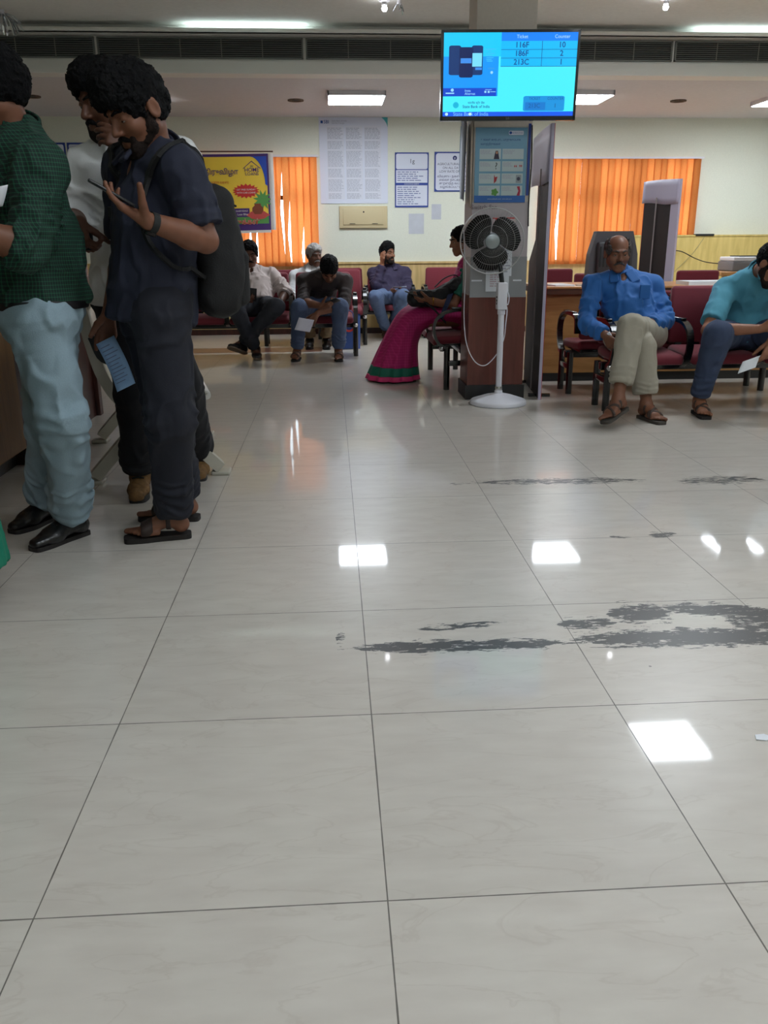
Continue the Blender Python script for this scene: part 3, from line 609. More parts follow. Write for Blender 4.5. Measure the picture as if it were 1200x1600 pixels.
b.build('bezel', M_bez, r); b = MB(); V, F = text_mesh('LG', 'CENTER', .01); b.add([tp(TW/2+v[0]*.018, .013+v[1]*.018, .0075) for v in V], F); b.build('brand_mark', mat('mark_grey', (110, 112, 120), .4), r)
SW, SH = TW-2*e, TH-.026-e
def sp(a, b_, d=0.): return tp(e+a*SW, .026+b_*SH, .001+d)
def scr(name, rgb, em, rects=None, polys=None, texts=None, d=0.):
    m = mat('screen_'+name, (0, 0, 0), .3); m.use_nodes = True; bs = m.node_tree.nodes['Principled BSDF']; bs.inputs['Emission Color'].default_value = lin(rgb); bs.inputs['Emission Strength'].default_value = em; bs.inputs['Base Color'].default_value = (.005, .005, .008, 1)
    b = MB()
    for x0, y0, x1, y1 in rects or []: b.add([sp(x0, y0, d), sp(x1, y0, d), sp(x1, y1, d), sp(x0, y1, d)], [(0, 1, 2, 3)])
    for q in polys or []: b.add([sp(x, y, d) for x, y in q], [tuple(range(len(q)))])
    for body, x, y, s, al, bd in texts or []:
        V, F = text_mesh(body, al, bd); b.add([sp(x, y, d)+tu*v[0]*s+tv_v*v[1]*s for v in V], F)
    return b.build(name, m, r)
E1 = 1.0
o = scr('screen', (72, 236, 255), E1, [(0, 0, 1, 1)])
scr('advert', (10, 150, 255), E1, [(0, .245, .415, 1)], d=.0006); scr('advert_sky', (20, 200, 255), E1, [(0, .72, .43, 1)], d=.0008); scr('advert_band', (14, 70, 200), E1, [(0, .245, .405, .345)], d=.001)
scr('table_head', (20, 130, 255), E1, [(.43, .90, 1, 1)], d=.0008); scr('table_rows', (14, 186, 252), E1, [(.43, .802, 1, .90), (.43, .70, 1, .798), (.43, .60, 1, .696)], d=.0008)
scr('table_rules', (8, 70, 160), E1, [(.43, .797, 1, .803), (.43, .696, 1, .702), (.43, .598, 1, .604), (.735, .6, .739, .9)], d=.0012)
DI = (12, 74, 150)
scr('table_text', DI, E1, texts=[('116F', .585, .852, .044, 'CENTER', .02), ('10', .885, .852, .044, 'CENTER', .02), ('186F', .585, .752, .044, 'CENTER', .02), ('2', .885, .752, .044, 'CENTER', .02), ('213C', .585, .65, .044, 'CENTER', .02), ('1', .885, .65, .044, 'CENTER', .02)], d=.0014)
scr('table_head_text', (170, 222, 255), E1, texts=[('Ticket', .585, .95, .028, 'CENTER', .0), ('Counter', .885, .95, .028, 'CENTER', .0)], d=.0014)
scr('call_box', (20, 146, 220), E1, polys=[rounded(.615, .06, .93, .245, .02)], d=.0008); scr('call_box_cell', (16, 120, 206), E1, [(.63, .075, .785, .17)], d=.001)
scr('call_text', (12, 84, 160), E1, texts=[('TICKET', .70, .212, .022, 'CENTER', .004), ('COUNTER', .86, .212, .022, 'CENTER', .004), ('213C', .70, .125, .034, 'CENTER', .008), ('1', .86, .125, .034, 'CENTER', .008)], d=.0014)
scr('bank_name', (20, 70, 150), E1, texts=[('भारतीय स्टेट बैंक', .255, .163, .017, 'CENTER', .006), ('State Bank of India', .255, .118, .023, 'CENTER', .012)], d=.0014)
scr('bank_emblem', (20, 180, 220), E1, polys=[[(.10+.022*math.cos(t), .138+.038*math.sin(t)) for t in np.linspace(0, 6, 20)]], d=.0014)
scr('ticker_bar', (20, 90, 235), E1, [(0, 0, 1, .055)], d=.001); scr('ticker_text', (120, 190, 255), E1, texts=[('State Bank of India', .08, .027, .030, 'LEFT', .006)], d=.0016); scr('ticker_dot', (190, 235, 255), E1, polys=[[(cx+.012*math.cos(t), .027+.019*math.sin(t)) for t in np.linspace(0, 6, 14)] for cx in (.03, .21)], d=.0018)
ph = [rounded(.04, .50, .13, .85, .02), rounded(.21, .50, .295, .85, .02)]
scr('pictured_phone', (12, 52, 110), E1, polys=ph, d=.0012); scr('pictured_phone_front', (8, 30, 84), E1, polys=[rounded(.118, .47, .222, .83, .02)], d=.0014)
scr('pictured_display', (60, 140, 230), E1, [(.128, .64, .21, .70), (.24, .56, .29, .59)], d=.0018); scr('pictured_display_bright', (120, 220, 255), E1, [(.216, .60, .288, .76)], d=.0018)
L_ = []; q = random.Random(2)
for k, y in enumerate((.80, .775, .75, .725, .70, .68, .66, .50, .47)): L_.append((.345-q.uniform(.01, .035), y, .345+q.uniform(.01, .045), y+.010))
scr('advert_copy', (60, 190, 255), E1, L_[:7], d=.0014); scr('advert_button', (40, 150, 235), E1, [(.335, .565, .385, .59)], d=.0014); scr('advert_icons', (150, 215, 255), E1, [(.315, .285, .33, .31), (.34, .285, .355, .31), (.36, .295, .40, .302), (.32, .32, .37, .326), (.02, .275, .085, .29)], polys=[[(.07+.012*math.cos(t), .32+.02*math.sin(t)) for t in np.linspace(0, 6, 14)], [(.365+.01*math.cos(t), .53+.018*math.sin(t)) for t in np.linspace(0, 6, 14)]], texts=[('Insta', .165, .312, .02, 'LEFT', .003), ('Alternat', .165, .275, .02, 'LEFT', .003)], d=.0018)
b = MB().box((1.05, 5.86, 2.0), (1.28, 5.99, 2.04)).box((1.05, 5.86, 2.14), (1.28, 5.99, 2.18)).box((1.09, 5.975, 1.95), (1.24, 5.996, 2.25)); b.build('wall_bracket', M_bez, r)

# ------------------------------------------------------------------ pedestal fan
FX, FY = 1.165, 5.80; FC = A3(1.085, 5.80, 1.102); fax = unit(A3(-.13, -1, -.02))
fu = unit(np.cross(A3(0, 0, 1), -fax)); fv = np.cross(-fax, fu); fv = unit(np.cross(fax, fu)); fv = fv if fv[2] > 0 else -fv
M_fanw = mat('fan_white', (222, 222, 230), .35); M_blade = mat('fan_blade', (18, 15, 15), .6, spec=.2); M_wire = mat('fan_wire', (186, 186, 186), .35)
r = empty('pedestal_fan', (FX, FY, 0), 'white pedestal fan with dark blades standing in front of the pillar', 'fan')
MB().lathe([(0, 0), (.195, 0), (.20, .006), (.198, .024), (.19, .032), (.10, .062), (.03, .078), (.026, .10), (0, .10)], (FX, FY, 0), n=48).build('base', M_fanw, r)
MB().lathe([(.021, .09), (.021, .64), (.018, .64), (.018, .74), (0, .74)], (FX, FY, 0), n=20).build('pole', M_fanw, r)
MB().lathe([(.025, 0), (.027, .005), (.027, .022), (.025, .03)], (FX, FY, .095), n=20).build('collar', M_chrome, r)
MB().lathe([(.023, 0), (.027, .004), (.027, .03), (.02, .036)], (FX, FY, .62), n=20).build('height_clamp', M_fanw, r)
MB().box((FX-.037, FY-.045, .655), (FX+.03, FY+.03, .835), .008).build('control_box', M_fanw, r)
for k in range(3): MB().box((FX-.041, FY-.03, .69+k*.022), (FX-.036, FY-.015, .70+k*.022)).build('switch', M_gdark, r)
MB().lathe([(0, -.02), (.03, -.02), (.055, -.05), (.06, -.12), (.045, -.17), (0, -.18)], FC, fax, 24).build('motor', M_fanw, r)
b = MB().tube([(FX, FY+.01, .83), (FX-.01, FY+.05, .95), tuple(FC-fax*.12-A3(0, 0, .05))], .016); b.build('neck', M_gdark, r)
Rg = .212
def fp(a, rad, d): return FC+fax*d+rad*(math.cos(a)*fu+math.sin(a)*fv)
b = MB(); b.tube([fp(2*math.pi*k/48, Rg, 0) for k in range(48)], .0048, 6, closed=True); b.tube([fp(2*math.pi*k/48, Rg, .014) for k in range(48)], .003, 6, closed=True); b.build('guard_ring', M_wire, r)
b = MB()
for k in range(72):
    a = 2*math.pi*k/72
    b.tube([fp(a+.0, .055, .055), fp(a, .12, .052), fp(a, .19, .03), fp(a, Rg, .0)], .00045, 3, cap=False)
for q in (.10, .15): b.tube([fp(2*math.pi*k/40, q, .054 if q < .12 else .043) for k in range(40)], .0008, 3, closed=True)
b.build('front_grille', M_wire, r)
b = MB()
for k in range(48):
    a = 2*math.pi*k/48; b.tube([fp(a, .05, -.09), fp(a, .14, -.085), fp(a, .2, -.04), fp(a, Rg, -.0)], .0008, 3, cap=False)
b.build('rear_grille', M_wire, r)
for k, a0 in enumerate((math.radians(143), math.radians(22), math.radians(260))):
    def fn(u, v):
        rad = .042+.150*u; w = (.62+.48*max(0, math.sin(math.pi*min(1, u*.9+.06)))**.5)*(1.0-.22*u)*(1-max(0, u-.86)**1.3*5.5); a = a0+(v-.5)*w*2.0+.28*u
        return fp(a, rad, -.045+.05*(v-.5)+.012*math.sin(math.pi*u))
    b = MB(); b.grid(fn, 10, 12); o = b.build('blade', M_blade, r); sm = o.modifiers.new('thick', 'SOLIDIFY'); sm.thickness = .003
MB().lathe([(0, .066), (.03, .064), (.046, .06), (.052, .05), (.05, .03), (0, .03)], FC, fax, 32).build('hub_cap', mat('hub_silver', (150, 158, 160), .3, metal=.6), r)
MB().lathe([(0, -.06), (.045, -.06), (.048, -.02), (.04, -.01), (0, -.01)], FC, fax, 24).build('blade_hub', M_blade, r)
cab = spline([(FX+.015, FY+.02, .70), (FX+.045, FY+.03, .66), (FX+.04, FY+.03, .55), (FX+.03, FY+.03, .45), (FX-.02, FY+.03, .34), (FX-.10, FY+.02, .27), (FX-.17, FY+.06, .30), (FX-.215, FY+.15, .42), (FX-.225, FY+.22, .62), (FX-.215, FY+.26, .9), (FX-.235, FY+.26, 1.18)], 8)
MB().tube(cab, .0035, 6).build('power_cable', M_fanw, r)
MB().tube(spline([(FX+.03, FY, .80), (FX+.05, FY, .74), (FX+.045, FY, .69), (FX+.03, FY, .69)], 6), .0035, 6).build('switch_cable', M_fanw, r)

# ------------------------------------------------------------------ waiting benches
M_maroon = mat('maroon_fabric', (112, 26, 42), .8, bump=.12, scale=400, sheen=.2)
def xf_pts(V, ang, o): R = rotz(ang); return [R@np.array(v)+o for v in V]
def bench(n, s, o, ang, label, back=.82, seat=.42, arms=True, group='rows of linked maroon waiting seats'):
    """linked seats; local frame: sitter looks to -y, row runs along x from 0"""
    o = np.array(o, float); r = empty('waiting_bench', o, label, 'bench', group); r.rotation_euler.z = ang
    w = s-.045
    def bd(b, name, m): 
        ob = b.build(name, m); ob.parent = r; return ob
    for i in range(n):
        xc = (i+.5)*s
        def sfn(u, v):
            a = (u-.5)*2; c = v*2*math.pi
            return None
        b = MB(); b.box((xc-w/2, -.235, seat-.065), (xc+w/2, .21, seat), .028)
        V = []
        for (x, y, z) in b.v:
            z2 = z+(.012*(1-((x-xc)/(w/2))**2) if z > seat-.03 else 0)-(.03*max(0, (-.12-y)/.115)**2); V.append((x, y, z2))
        b.v = V; bd(b, 'seat', M_maroon)
        b = MB(); b.box((xc-w/2, .20, seat+.015), (xc+w/2, .25, back), .022); V = []
        bmz = (back-seat)
        for (x, y, z) in b.v:
            t = (z-seat)/bmz; y2 = y+.045*t-.018*math.sin(math.pi*t)+.03*((x-xc)/(w/2))**2*-.6
            if t > .8: x = xc+(x-xc)*(1-.10*((t-.8)/.2)**2)
            V.append((x, y2, z))
        b.v = V; bd(b, 'backrest', M_maroon)
        b = MB(); b.box((xc-w/2+.02, .262, seat+.06), (xc+w/2-.02, .272, back-.06), .004); V = [(x, y+.045*((z-seat)/bmz)-.008, z) for x, y, z in b.v]; b.v = V; bd(b, 'back_shell', M_blackm)
        b = MB(); b.box((xc-w/2+.01, -.22, seat-.085), (xc+w/2-.01, .22, seat-.06), .01); bd(b, 'seat_pan', M_blackm)
        b = MB(); b.bar(spline([(xc, .0, seat-.085), (xc, .2, seat-.085), (xc, .25, seat-.02), (xc, .272, seat+.12)], 4), .05, .012, (1, 0, 0)); bd(b, 'back_bracket', M_blackm)
    b = MB(); b.box((-.02, -.035, seat-.14), (n*s+.02, .025, seat-.085), .008); bd(b, 'beam', M_blackm)
    for i in range(n+1):
        x = i*s
        if arms:
            pr_ = spline([(x, .235, seat+.06), (x, .225, seat+.15), (x, .17, seat+.185), (x, .0, seat+.19), (x, -.13, seat+.175), (x, -.215, seat+.12), (x, -.235, seat+.03), (x, -.20, seat-.06), (x, -.13, seat-.10)], 5)
            b = MB(); b.bar(pr_, .042, .022, (1, 0, 0)); ob = bd(b, 'armrest', M_blackm)
            b = MB(); b.box((x-.019, -.10, seat+.195), (x+.019, .15, seat+.209), .006); bd(b, 'arm_pad', M_blackm)
        if i in (0, n) or (n > 3 and i == n//2):
            for y in (-.13, .10): b = MB(); b.tube([(x, y, 0.0), (x, y, seat-.09)], .024, 12); bd(b, 'leg', M_blackm)
            b = MB(); b.box((x-.02, -.13, .185), (x+.02, .10, .225), .006); bd(b, 'leg_rail', M_blackm)
            b = MB(); b.lathe([(0, -.026), (.012, -.024), (.022, -.012), (.026, 0), (.022, .012), (.012, .024), (0, .026)], (x, -.17, seat-.10), n=16); bd(b, 'chrome_cap', M_chrome)
    return r
PI = math.pi
bench(5, .64, (.235-5*.64, 8.72, 0), 0, 'long maroon seat row where the man in the pale shirt sits, left of the middle')
bench(2, .565, (-.15, 10.36, 0), 0, 'maroon seat pair by the back wall where the man on the phone sits')
bench(2, .565, (1.13, 10.36, 0), 0, 'maroon seat pair by the back wall, behind the woman in pink')
bench(2, .56, (-.75, 9.72, 0), 0, 'maroon seat pair under the grey haired man, hidden behind the front row')
bench(2, .55, (1.01, 7.54, 0), -PI/2, 'maroon seats behind the pillar, facing left, carrying the woman in pink')
bench(3, .50, (1.835, 5.60, 0), 0, 'maroon seat row at the right under the men in blue and teal shirts', back=.80, seat=.40)
bench(3, .50, (1.775+1.5, 6.27, 0), PI, 'maroon seat row facing the desk, back to back with the right row', back=.76, seat=.40)

# ------------------------------------------------------------------ long desk at the right
M_desk = wood('desk_wood', (150, 108, 62), (176, 132, 80), 5, .4, 0, .15); M_desktop = wood('desk_top', (176, 128, 76), (196, 148, 92), 5, .3, 0, .15); M_dedge = wood('desk_edge', (64, 38, 26), (84, 52, 36), 5, .4, 0, .15)
r = empty('service_desk', (3.4, 7.1, 0), 'long wooden desk with a dark top edge behind the right seat row', 'desk')
MB().box((1.72, 6.76, .07), (5.2, 6.80, .70)).build('front_panel', M_desk, r); MB().box((1.72, 6.77, 0), (5.2, 6.79, .07)).build('skirting', M_black, r)
MB().box((1.68, 6.70, .742), (5.24, 7.5, .76), .004).build('top', M_desktop, r); MB().box((1.68, 6.705, .70), (5.24, 7.5, .742)).build('top_edge', M_dedge, r)
for x in (1.72, 3.4, 5.16): MB().box((x, 6.80, 0), (x+.04, 7.46, .70)).build('side_panel', M_desk, r)
# things on it
def loose(name, label, cat, lo, hi, m, rot=0, group=None, bev=.0):
    c = (np.array(lo)+np.array(hi))/2; b = MB().box(lo, hi, bev, rotz(rot), c); o = b.build(name, m, None, (c[0], c[1], min(lo[2], hi[2]))); return tag(o, label, cat, group)
loose('paper_stack', 'white paper stack on the desk behind the dark standing board', 'papers', (1.76, 6.76, .76), (1.93, 6.98, .772), M_paper, .2)
loose('open_booklet', 'open brown edged booklet lying on the desk left of the man in blue', 'booklet', (1.99, 6.78, .76), (2.13, 6.98, .768), mat('booklet_buff', (176, 160, 140), .7), -.25)
loose('paper_ream', 'white paper bundle on the desk behind the empty backrest', 'papers', (2.86, 6.74, .76), (3.32, 6.98, .79), M_paper, .04)
M_mon = mat('monitor_grey', (74, 72, 76), .5)
r = empty('monitor', (2.33, 7.2, .76), 'grey bulky monitor seen from behind on the desk above the man in blue', 'monitor')
b = MB(); sec = [(-.21, .02), (-.20, .24), (-.15, .42), (.15, .42), (.20, .24), (.21, .02)]
b.poly([(2.33+x, 7.02, .76+z+.0) for x, z in sec], .10, (0, 1, 0)); b.build('casing', M_mon, r)
MB().box((2.18, 6.98, .83), (2.48, 7.03, 1.10), .02).build('rear_cover', mat('monitor_dark', (52, 50, 54), .5), r); b = MB()
for k in range(9): b.box((2.20+k*.03, 6.975, .90), (2.212+k*.03, 6.982, 1.06))
b.build('vents', M_gdark, r); MB().box((2.16, 7.0, .76), (2.50, 7.2, .785), .008).build('foot', M_mon, r)
def office_chair(x, y, label, ang=0, back=.82):
    r = empty('office_chair', (x, y, 0), label, 'chair', 'maroon staff chairs behind the desk'); f = rotz(ang); o = A3(x, y, 0)
    def bd(b, name, m): b.v = [f@np.array(v)+o for v in b.v]; return b.build(name, m, r)
    bd(MB().box((-.22, -.22, .40), (.22, .22, .47), .03), 'seat', M_maroon); b = MB().box((-.205, .20, .50), (.205, .255, back), .05)
    bd(b, 'backrest', M_maroon); bd(MB().bar([(0, .05, .39), (0, .27, .40), (0, .28, .60)], .06, .012, (1, 0, 0)), 'back_bracket', M_blackm)
    bd(MB().tube([(0, 0, .07), (0, 0, .40)], .025), 'column', M_blackm)
    for k in range(5):
        a = k*2*PI/5; bd(MB().tube([(0, 0, .09), (.24*math.cos(a), .24*math.sin(a), .05)], [.022, .016]), 'leg', M_blackm); bd(MB().lathe([(0, -.012), (.025, -.012), (.025, .012), (0, .012)], (.25*math.cos(a), .25*math.sin(a), .026), (-math.sin(a), math.cos(a), 0), 14), 'castor', M_blackm)
office_chair(2.12, 7.85, 'maroon staff chair behind the desk, left of the monitor', .1, .86)
office_chair(3.46, 7.72, 'maroon staff chair behind the desk, by the paper bundle', 0, .84)
office_chair(2.66, 8.35, 'maroon staff chair behind the desk, hidden by the man in blue', 0, .80)
# printer on a side table against the yellow panelling
r = empty('side_table', (4.45, 8.9, 0), 'small wooden table with the printer by the yellow panelling', 'table')
MB().box((4.0, 8.62, .76), (4.95, 9.2, .80), .004).build('top', M_desktop, r)
for x in (4.04, 4.88):
    for y in (8.65, 9.14): MB().box((x, y, 0), (x+.04, y+.04, .76)).build('leg', M_desk, r)
r = empty('printer', (4.42, 8.9, .80), 'grey and white printer on the small table behind the man in teal', 'printer')
MB().box((4.16, 8.72, .80), (4.66, 9.08, .90), .015).build('body', mat('printer_grey', (120, 120, 124), .5), r); MB().box((4.17, 8.73, .90), (4.65, 9.07, .945), .012).build('lid', M_white, r); MB().box((4.26, 8.80, .945), (4.62, 9.02, .955)).build('top_panel', M_gdark, r)
r = empty('wall_socket', (4.13, YB-.12, 1.0), 'small socket with a hanging plug on the yellow panelling', 'socket')
MB().box((4.28, YB-.135, .99), (4.38, YB-.118, 1.05), .004).build('plate', mat('socket_tan', (180, 160, 110), .5), r); MB().box((4.30, YB-.17, 1.0), (4.35, YB-.135, 1.04), .006).build('plug', M_black, r)
MB().tube(spline([(4.33, YB-.16, 1.0), (4.45, YB-.18, .98), (4.5, YB-.5, .9), (4.48, YB-1.0, .86), (4.5, YB-1.82, .86)], 6), .006).build('cable', M_black, r)
MB().tube(spline([(4.75, YB-.125, 1.17), (4.6, YB-.13, .95), (4.35, YB-.13, .70)], 6), .004).build('wire', mat('wire_grey', (170, 160, 110), .6), r)
tag(MB().box((4.62, YB-.14, 1.17), (4.86, YB-.02, 1.195), .004).build('cable_clip', M_gdark), 'flat dark cable clip on the top edge of the yellow panelling', 'clip')

# ------------------------------------------------------------------ standing boards seen from behind
M_lilac = mat('flex_lilac', (190, 184, 206), .5); M_bback = mat('board_back', (38, 26, 26), .6, var=.1, scale=8); M_rededge = mat('flex_red', (176, 30, 40), .45)
def standee(label, p0, p1, H, w_dark, band, off=0., shape=None):
    """p0 = near bottom corner, p1 = far bottom corner on the floor"""
    p0 = np.array(p0, float); p1 = np.array(p1, float); L = np.linalg.norm(p1-p0); u = (p1-p0)/L; nn = np.array([u[1], -u[0], 0]); nn = nn if nn[0] < 0 else -nn
    r = empty('standing_board', (p0+p1)/2, label, 'display board', 'canvas display boards seen from behind'); q = lambda a, z, d=0.: p0+u*a+A3(0, 0, z)+nn*d
    MB().poly([q(a, z, -.012) for a, z in (shape and [(0, 0)]+shape[1:-1]+[(0, H)] or [(0, 0), (L, 0), (L, H), (0, H)])], .006, -nn).build('front_canvas', M_rededge, r)
    MB().poly([q(a, z) for a, z in (shape or [(.012, 0), (w_dark, 0), (w_dark, H-.01), (.012, H-.01)])], .012, -nn).build('back_board', M_bback, r)
    b = MB(); b.grid(lambda a, v: q(L*a, H-band*(1-v)-.012*math.sin(5*a)*(1-v)+.01*math.sin(2.5*a), .008+.006*math.sin(7*a)*(1-v)), 12, 4); o = b.build('top_wrap', M_lilac, r); sm = o.modifiers.new('thick', 'SOLIDIFY'); sm.thickness = .003
    MB().poly([q(-.004, 0, .006), q(off, 0, .006), q(off, H, .006), q(-.004, H, .006)], .02, -nn).build('edge_wrap', M_lilac, r)
    MB().tube([q(w_dark*.62, .02, .012), q(w_dark*.62, H-band*.7, .012)], .006, 8).build('centre_pole', mat('pole_grey', (150, 140, 140), .4), r)
    for t in (.15, .85): MB().bar([q(L*t, .012, .06), q(L*t, .012, -.1)], .03, .02, u).build('foot', M_blackm, r)
    return r
standee('tall dark display board seen edge on, leaning in line right beside the pillar', (1.49, 5.93, 0), (1.585, 6.85, 0), 1.845, .60, .36, .012, [(.012, 0), (.92, 0), (.92, .95), (.58, 1.12), (.55, 1.5), (.55, 1.83), (.012, 1.83)])
standee('dark backed display board with white wrapped edges in front of the right window', (3.08, 7.62, 0), (2.93, 8.10, 0), 1.62, .48, .20, .10)

# ------------------------------------------------------------------ steel bench between the standing men
M_beige = mat('beige_powder', (182, 178, 164), .45); M_dbeige = mat('beige_dark', (150, 146, 132), .5)
ca = math.atan2(-.2, .88); SO = A3(-.85, 3.92, 0); su = unit(A3(-.2, .88, 0)); sv = A3(su[1], -su[0], 0)   # su along the bench, sv to the front (right)
sb = empty('steel_bench', SO+su*.6, 'beige steel airport bench with splayed legs behind the standing men', 'bench')
sq = lambda a, f, z: SO+su*a+sv*f+A3(0, 0, z)
for a in (.06, .98):
    for s_ in (-1, 1):
        b = MB(); b.bar([sq(a, s_*.02, .33), sq(a, s_*.15, .19), sq(a, s_*.295, .035)], .075, .055, su); lg = b.build('leg', M_beige, sb)
        b = MB(); c = sq(a, s_*.30, .0); b.box(c-A3(.045, .045, 0), c+A3(.045, .045, .02), .006); b.build('foot_pad', M_beige, lg)
    MB().poly([sq(a-.05, -.09, .30), sq(a-.05, .09, .30), sq(a-.05, .06, .40), sq(a-.05, -.06, .40)], .10, su).build('hub', M_dbeige, sb)
MB().tube([sq(-.05, 0, .37), sq(1.17, 0, .37)], .035, 14).build('beam', M_beige, sb)
for i in range(2):
    a0 = .0+i*.57; prof = spline([(.25, .40), (.20, .435), (.05, .41), (-.11, .40), (-.18, .45), (-.215, .56), (-.255, .80)], 6)
    b = MB(); b.grid(lambda u, v: sq(a0+.03+.50*u, prof[int(round(v*(len(prof)-1)))][0], prof[int(round(v*(len(prof)-1)))][1]), 3, len(prof)-1); o = b.build('seat_shell', M_beige, sb); sm = o.modifiers.new('thick', 'SOLIDIFY'); sm.thickness = .012
    MB().tube([sq(a0+.03, .25, .40), sq(a0+.53, .25, .40)], .022, 12).build('front_roll', mat('roll_white', (214, 212, 206), .4), sb)
    for s_ in (0,): MB().box(sq(a0+.25, -.24, .62), sq(a0+.26, -.25, .63)).build('rivet', M_dbeige, sb)
for a in (-.03, .555, 1.125):
    b = MB(); b.bar(spline([sq(a, -.27, .82), sq(a, -.245, .66), sq(a, -.21, .52), sq(a, -.14, .40), sq(a, -.04, .355)], 6), .03, .05, su); b.build('side_frame', M_beige, sb)
    b = MB(); b.bar(spline([sq(a, -.24, .70), sq(a, -.20, .60), sq(a, -.10, .585), sq(a, .06, .585)], 5), .045, .03, su); b.build('armrest', M_black, sb)
# ------------------------------------------------------------------ counter at the left
r = empty('counter', (-2.0, 4.3, 0), 'wooden service counter with a dark end post beside the man in green', 'counter')
M_tan = wood('counter_tan', (112, 80, 46), (136, 100, 60), 5, .5, 2, .12)
MB().box((-2.1, 2.0, .09), (-1.6, 4.30, 1.04)).build('front_panel', M_tan, r); MB().box((-2.1, 4.30, .0), (-1.60, 5.62, 1.04)).build('dark_panel', M_darkwood, r)
MB().box((-2.1, 2.0, 0), (-1.66, 4.30, .09)).build('skirting', M_black, r); MB().box((-2.15, 2.0, 1.04), (-1.57, 5.68, 1.085), .006).build('top', M_darkwood, r); MB().box((-1.64, 5.62, 0), (-1.57, 5.69, 1.04), .004).build('end_post', M_darkwood, r)
# blue bag on the floor behind the seat row
r = empty('shopping_bag', (.18, 9.25, 0), 'blue printed shopping bag on the floor behind the end of the seat row', 'bag')
b = MB(); M_bag = mat('bag_blue', (58, 88, 156), .5)
def bagf(u, v):
    a = 2*PI*u; x = math.copysign(abs(math.cos(a))**.45, math.cos(a)); y = math.copysign(abs(math.sin(a))**.45, math.sin(a)); return A3(.18+.12*x*(1+.05*v), 9.25+.06*y*(1-.55*v), .004+.36*v+.008*math.sin(3*a)*v)
b.grid(bagf, 32, 8); b.add([(.06, 9.19, .004), (.30, 9.19, .004), (.30, 9.31, .004), (.06, 9.31, .004)], [(0, 1, 2, 3)]); b.build('body', M_bag, r)
b = MB(); b.tube([(.18+.055*math.cos(t), 9.195+.0*t, .25+.055*math.sin(t)) for t in np.linspace(.6, 5.6, 20)], .012, 6); b.build('printed_swirl', M_red, r)
b = MB(); b.tube(arc((.18, 9.23, .36), .05, 0, 180, 10, (1, 0, 0), (0, 0, 1)), .005, 6); b.build('handle', M_bag, r)
# small litter on the floor
for (px, py), lab in (((1192, 1153), 'torn white scrap of paper on the floor at the right edge'), ((936, 657), 'tiny white paper scrap on the floor beside the lifted sandal'), ((884, 647), 'tiny white paper scrap on the floor left of the right seat row')):
    c = G(px, py); s_ = .02 if py > 1000 else .009; b = MB(); b.poly([c+A3(-s_, -s_*.4, .001), c+A3(.1*s_, -s_*.7, .001), c+A3(s_, 0, .001), c+A3(.4*s_, s_*.6, .001), c+A3(-.7*s_, s_*.5, .001)], .002, (0, 0, 1)); tag(b.build('paper_scrap', M_paper), lab, 'paper scrap')
# ------------------------------------------------------------------ smooth solids for bodies and clothes
def smin(a, b, k):
    if k <= 0: return np.minimum(a, b)
    h = np.clip(.5+.5*(b-a)/k, 0, 1); return b*(1-h)+a*h-k*h*(1-h)
class Noise:
    def __init__(s, seed): s.L = np.random.default_rng(seed).uniform(-1, 1, (32, 32, 32)).astype(np.float32)
    def __call__(s, x, y, z):
        x, y, z = np.broadcast_arrays(x, y, z); ix, iy, iz = np.floor(x).astype(int), np.floor(y).astype(int), np.floor(z).astype(int)
        fx, fy, fz = x-ix, y-iy, z-iz; fx, fy, fz = [t*t*(3-2*t) for t in (fx, fy, fz)]; L = s.L; out = 0
        for a in (0, 1):
            for b in (0, 1):
                for c in (0, 1): out = out+L[(ix+a) & 31, (iy+b) & 31, (iz+c) & 31]*((fx if a else 1-fx)*(fy if b else 1-fy)*(fz if c else 1-fz))
        return out
NZ = Noise(5)
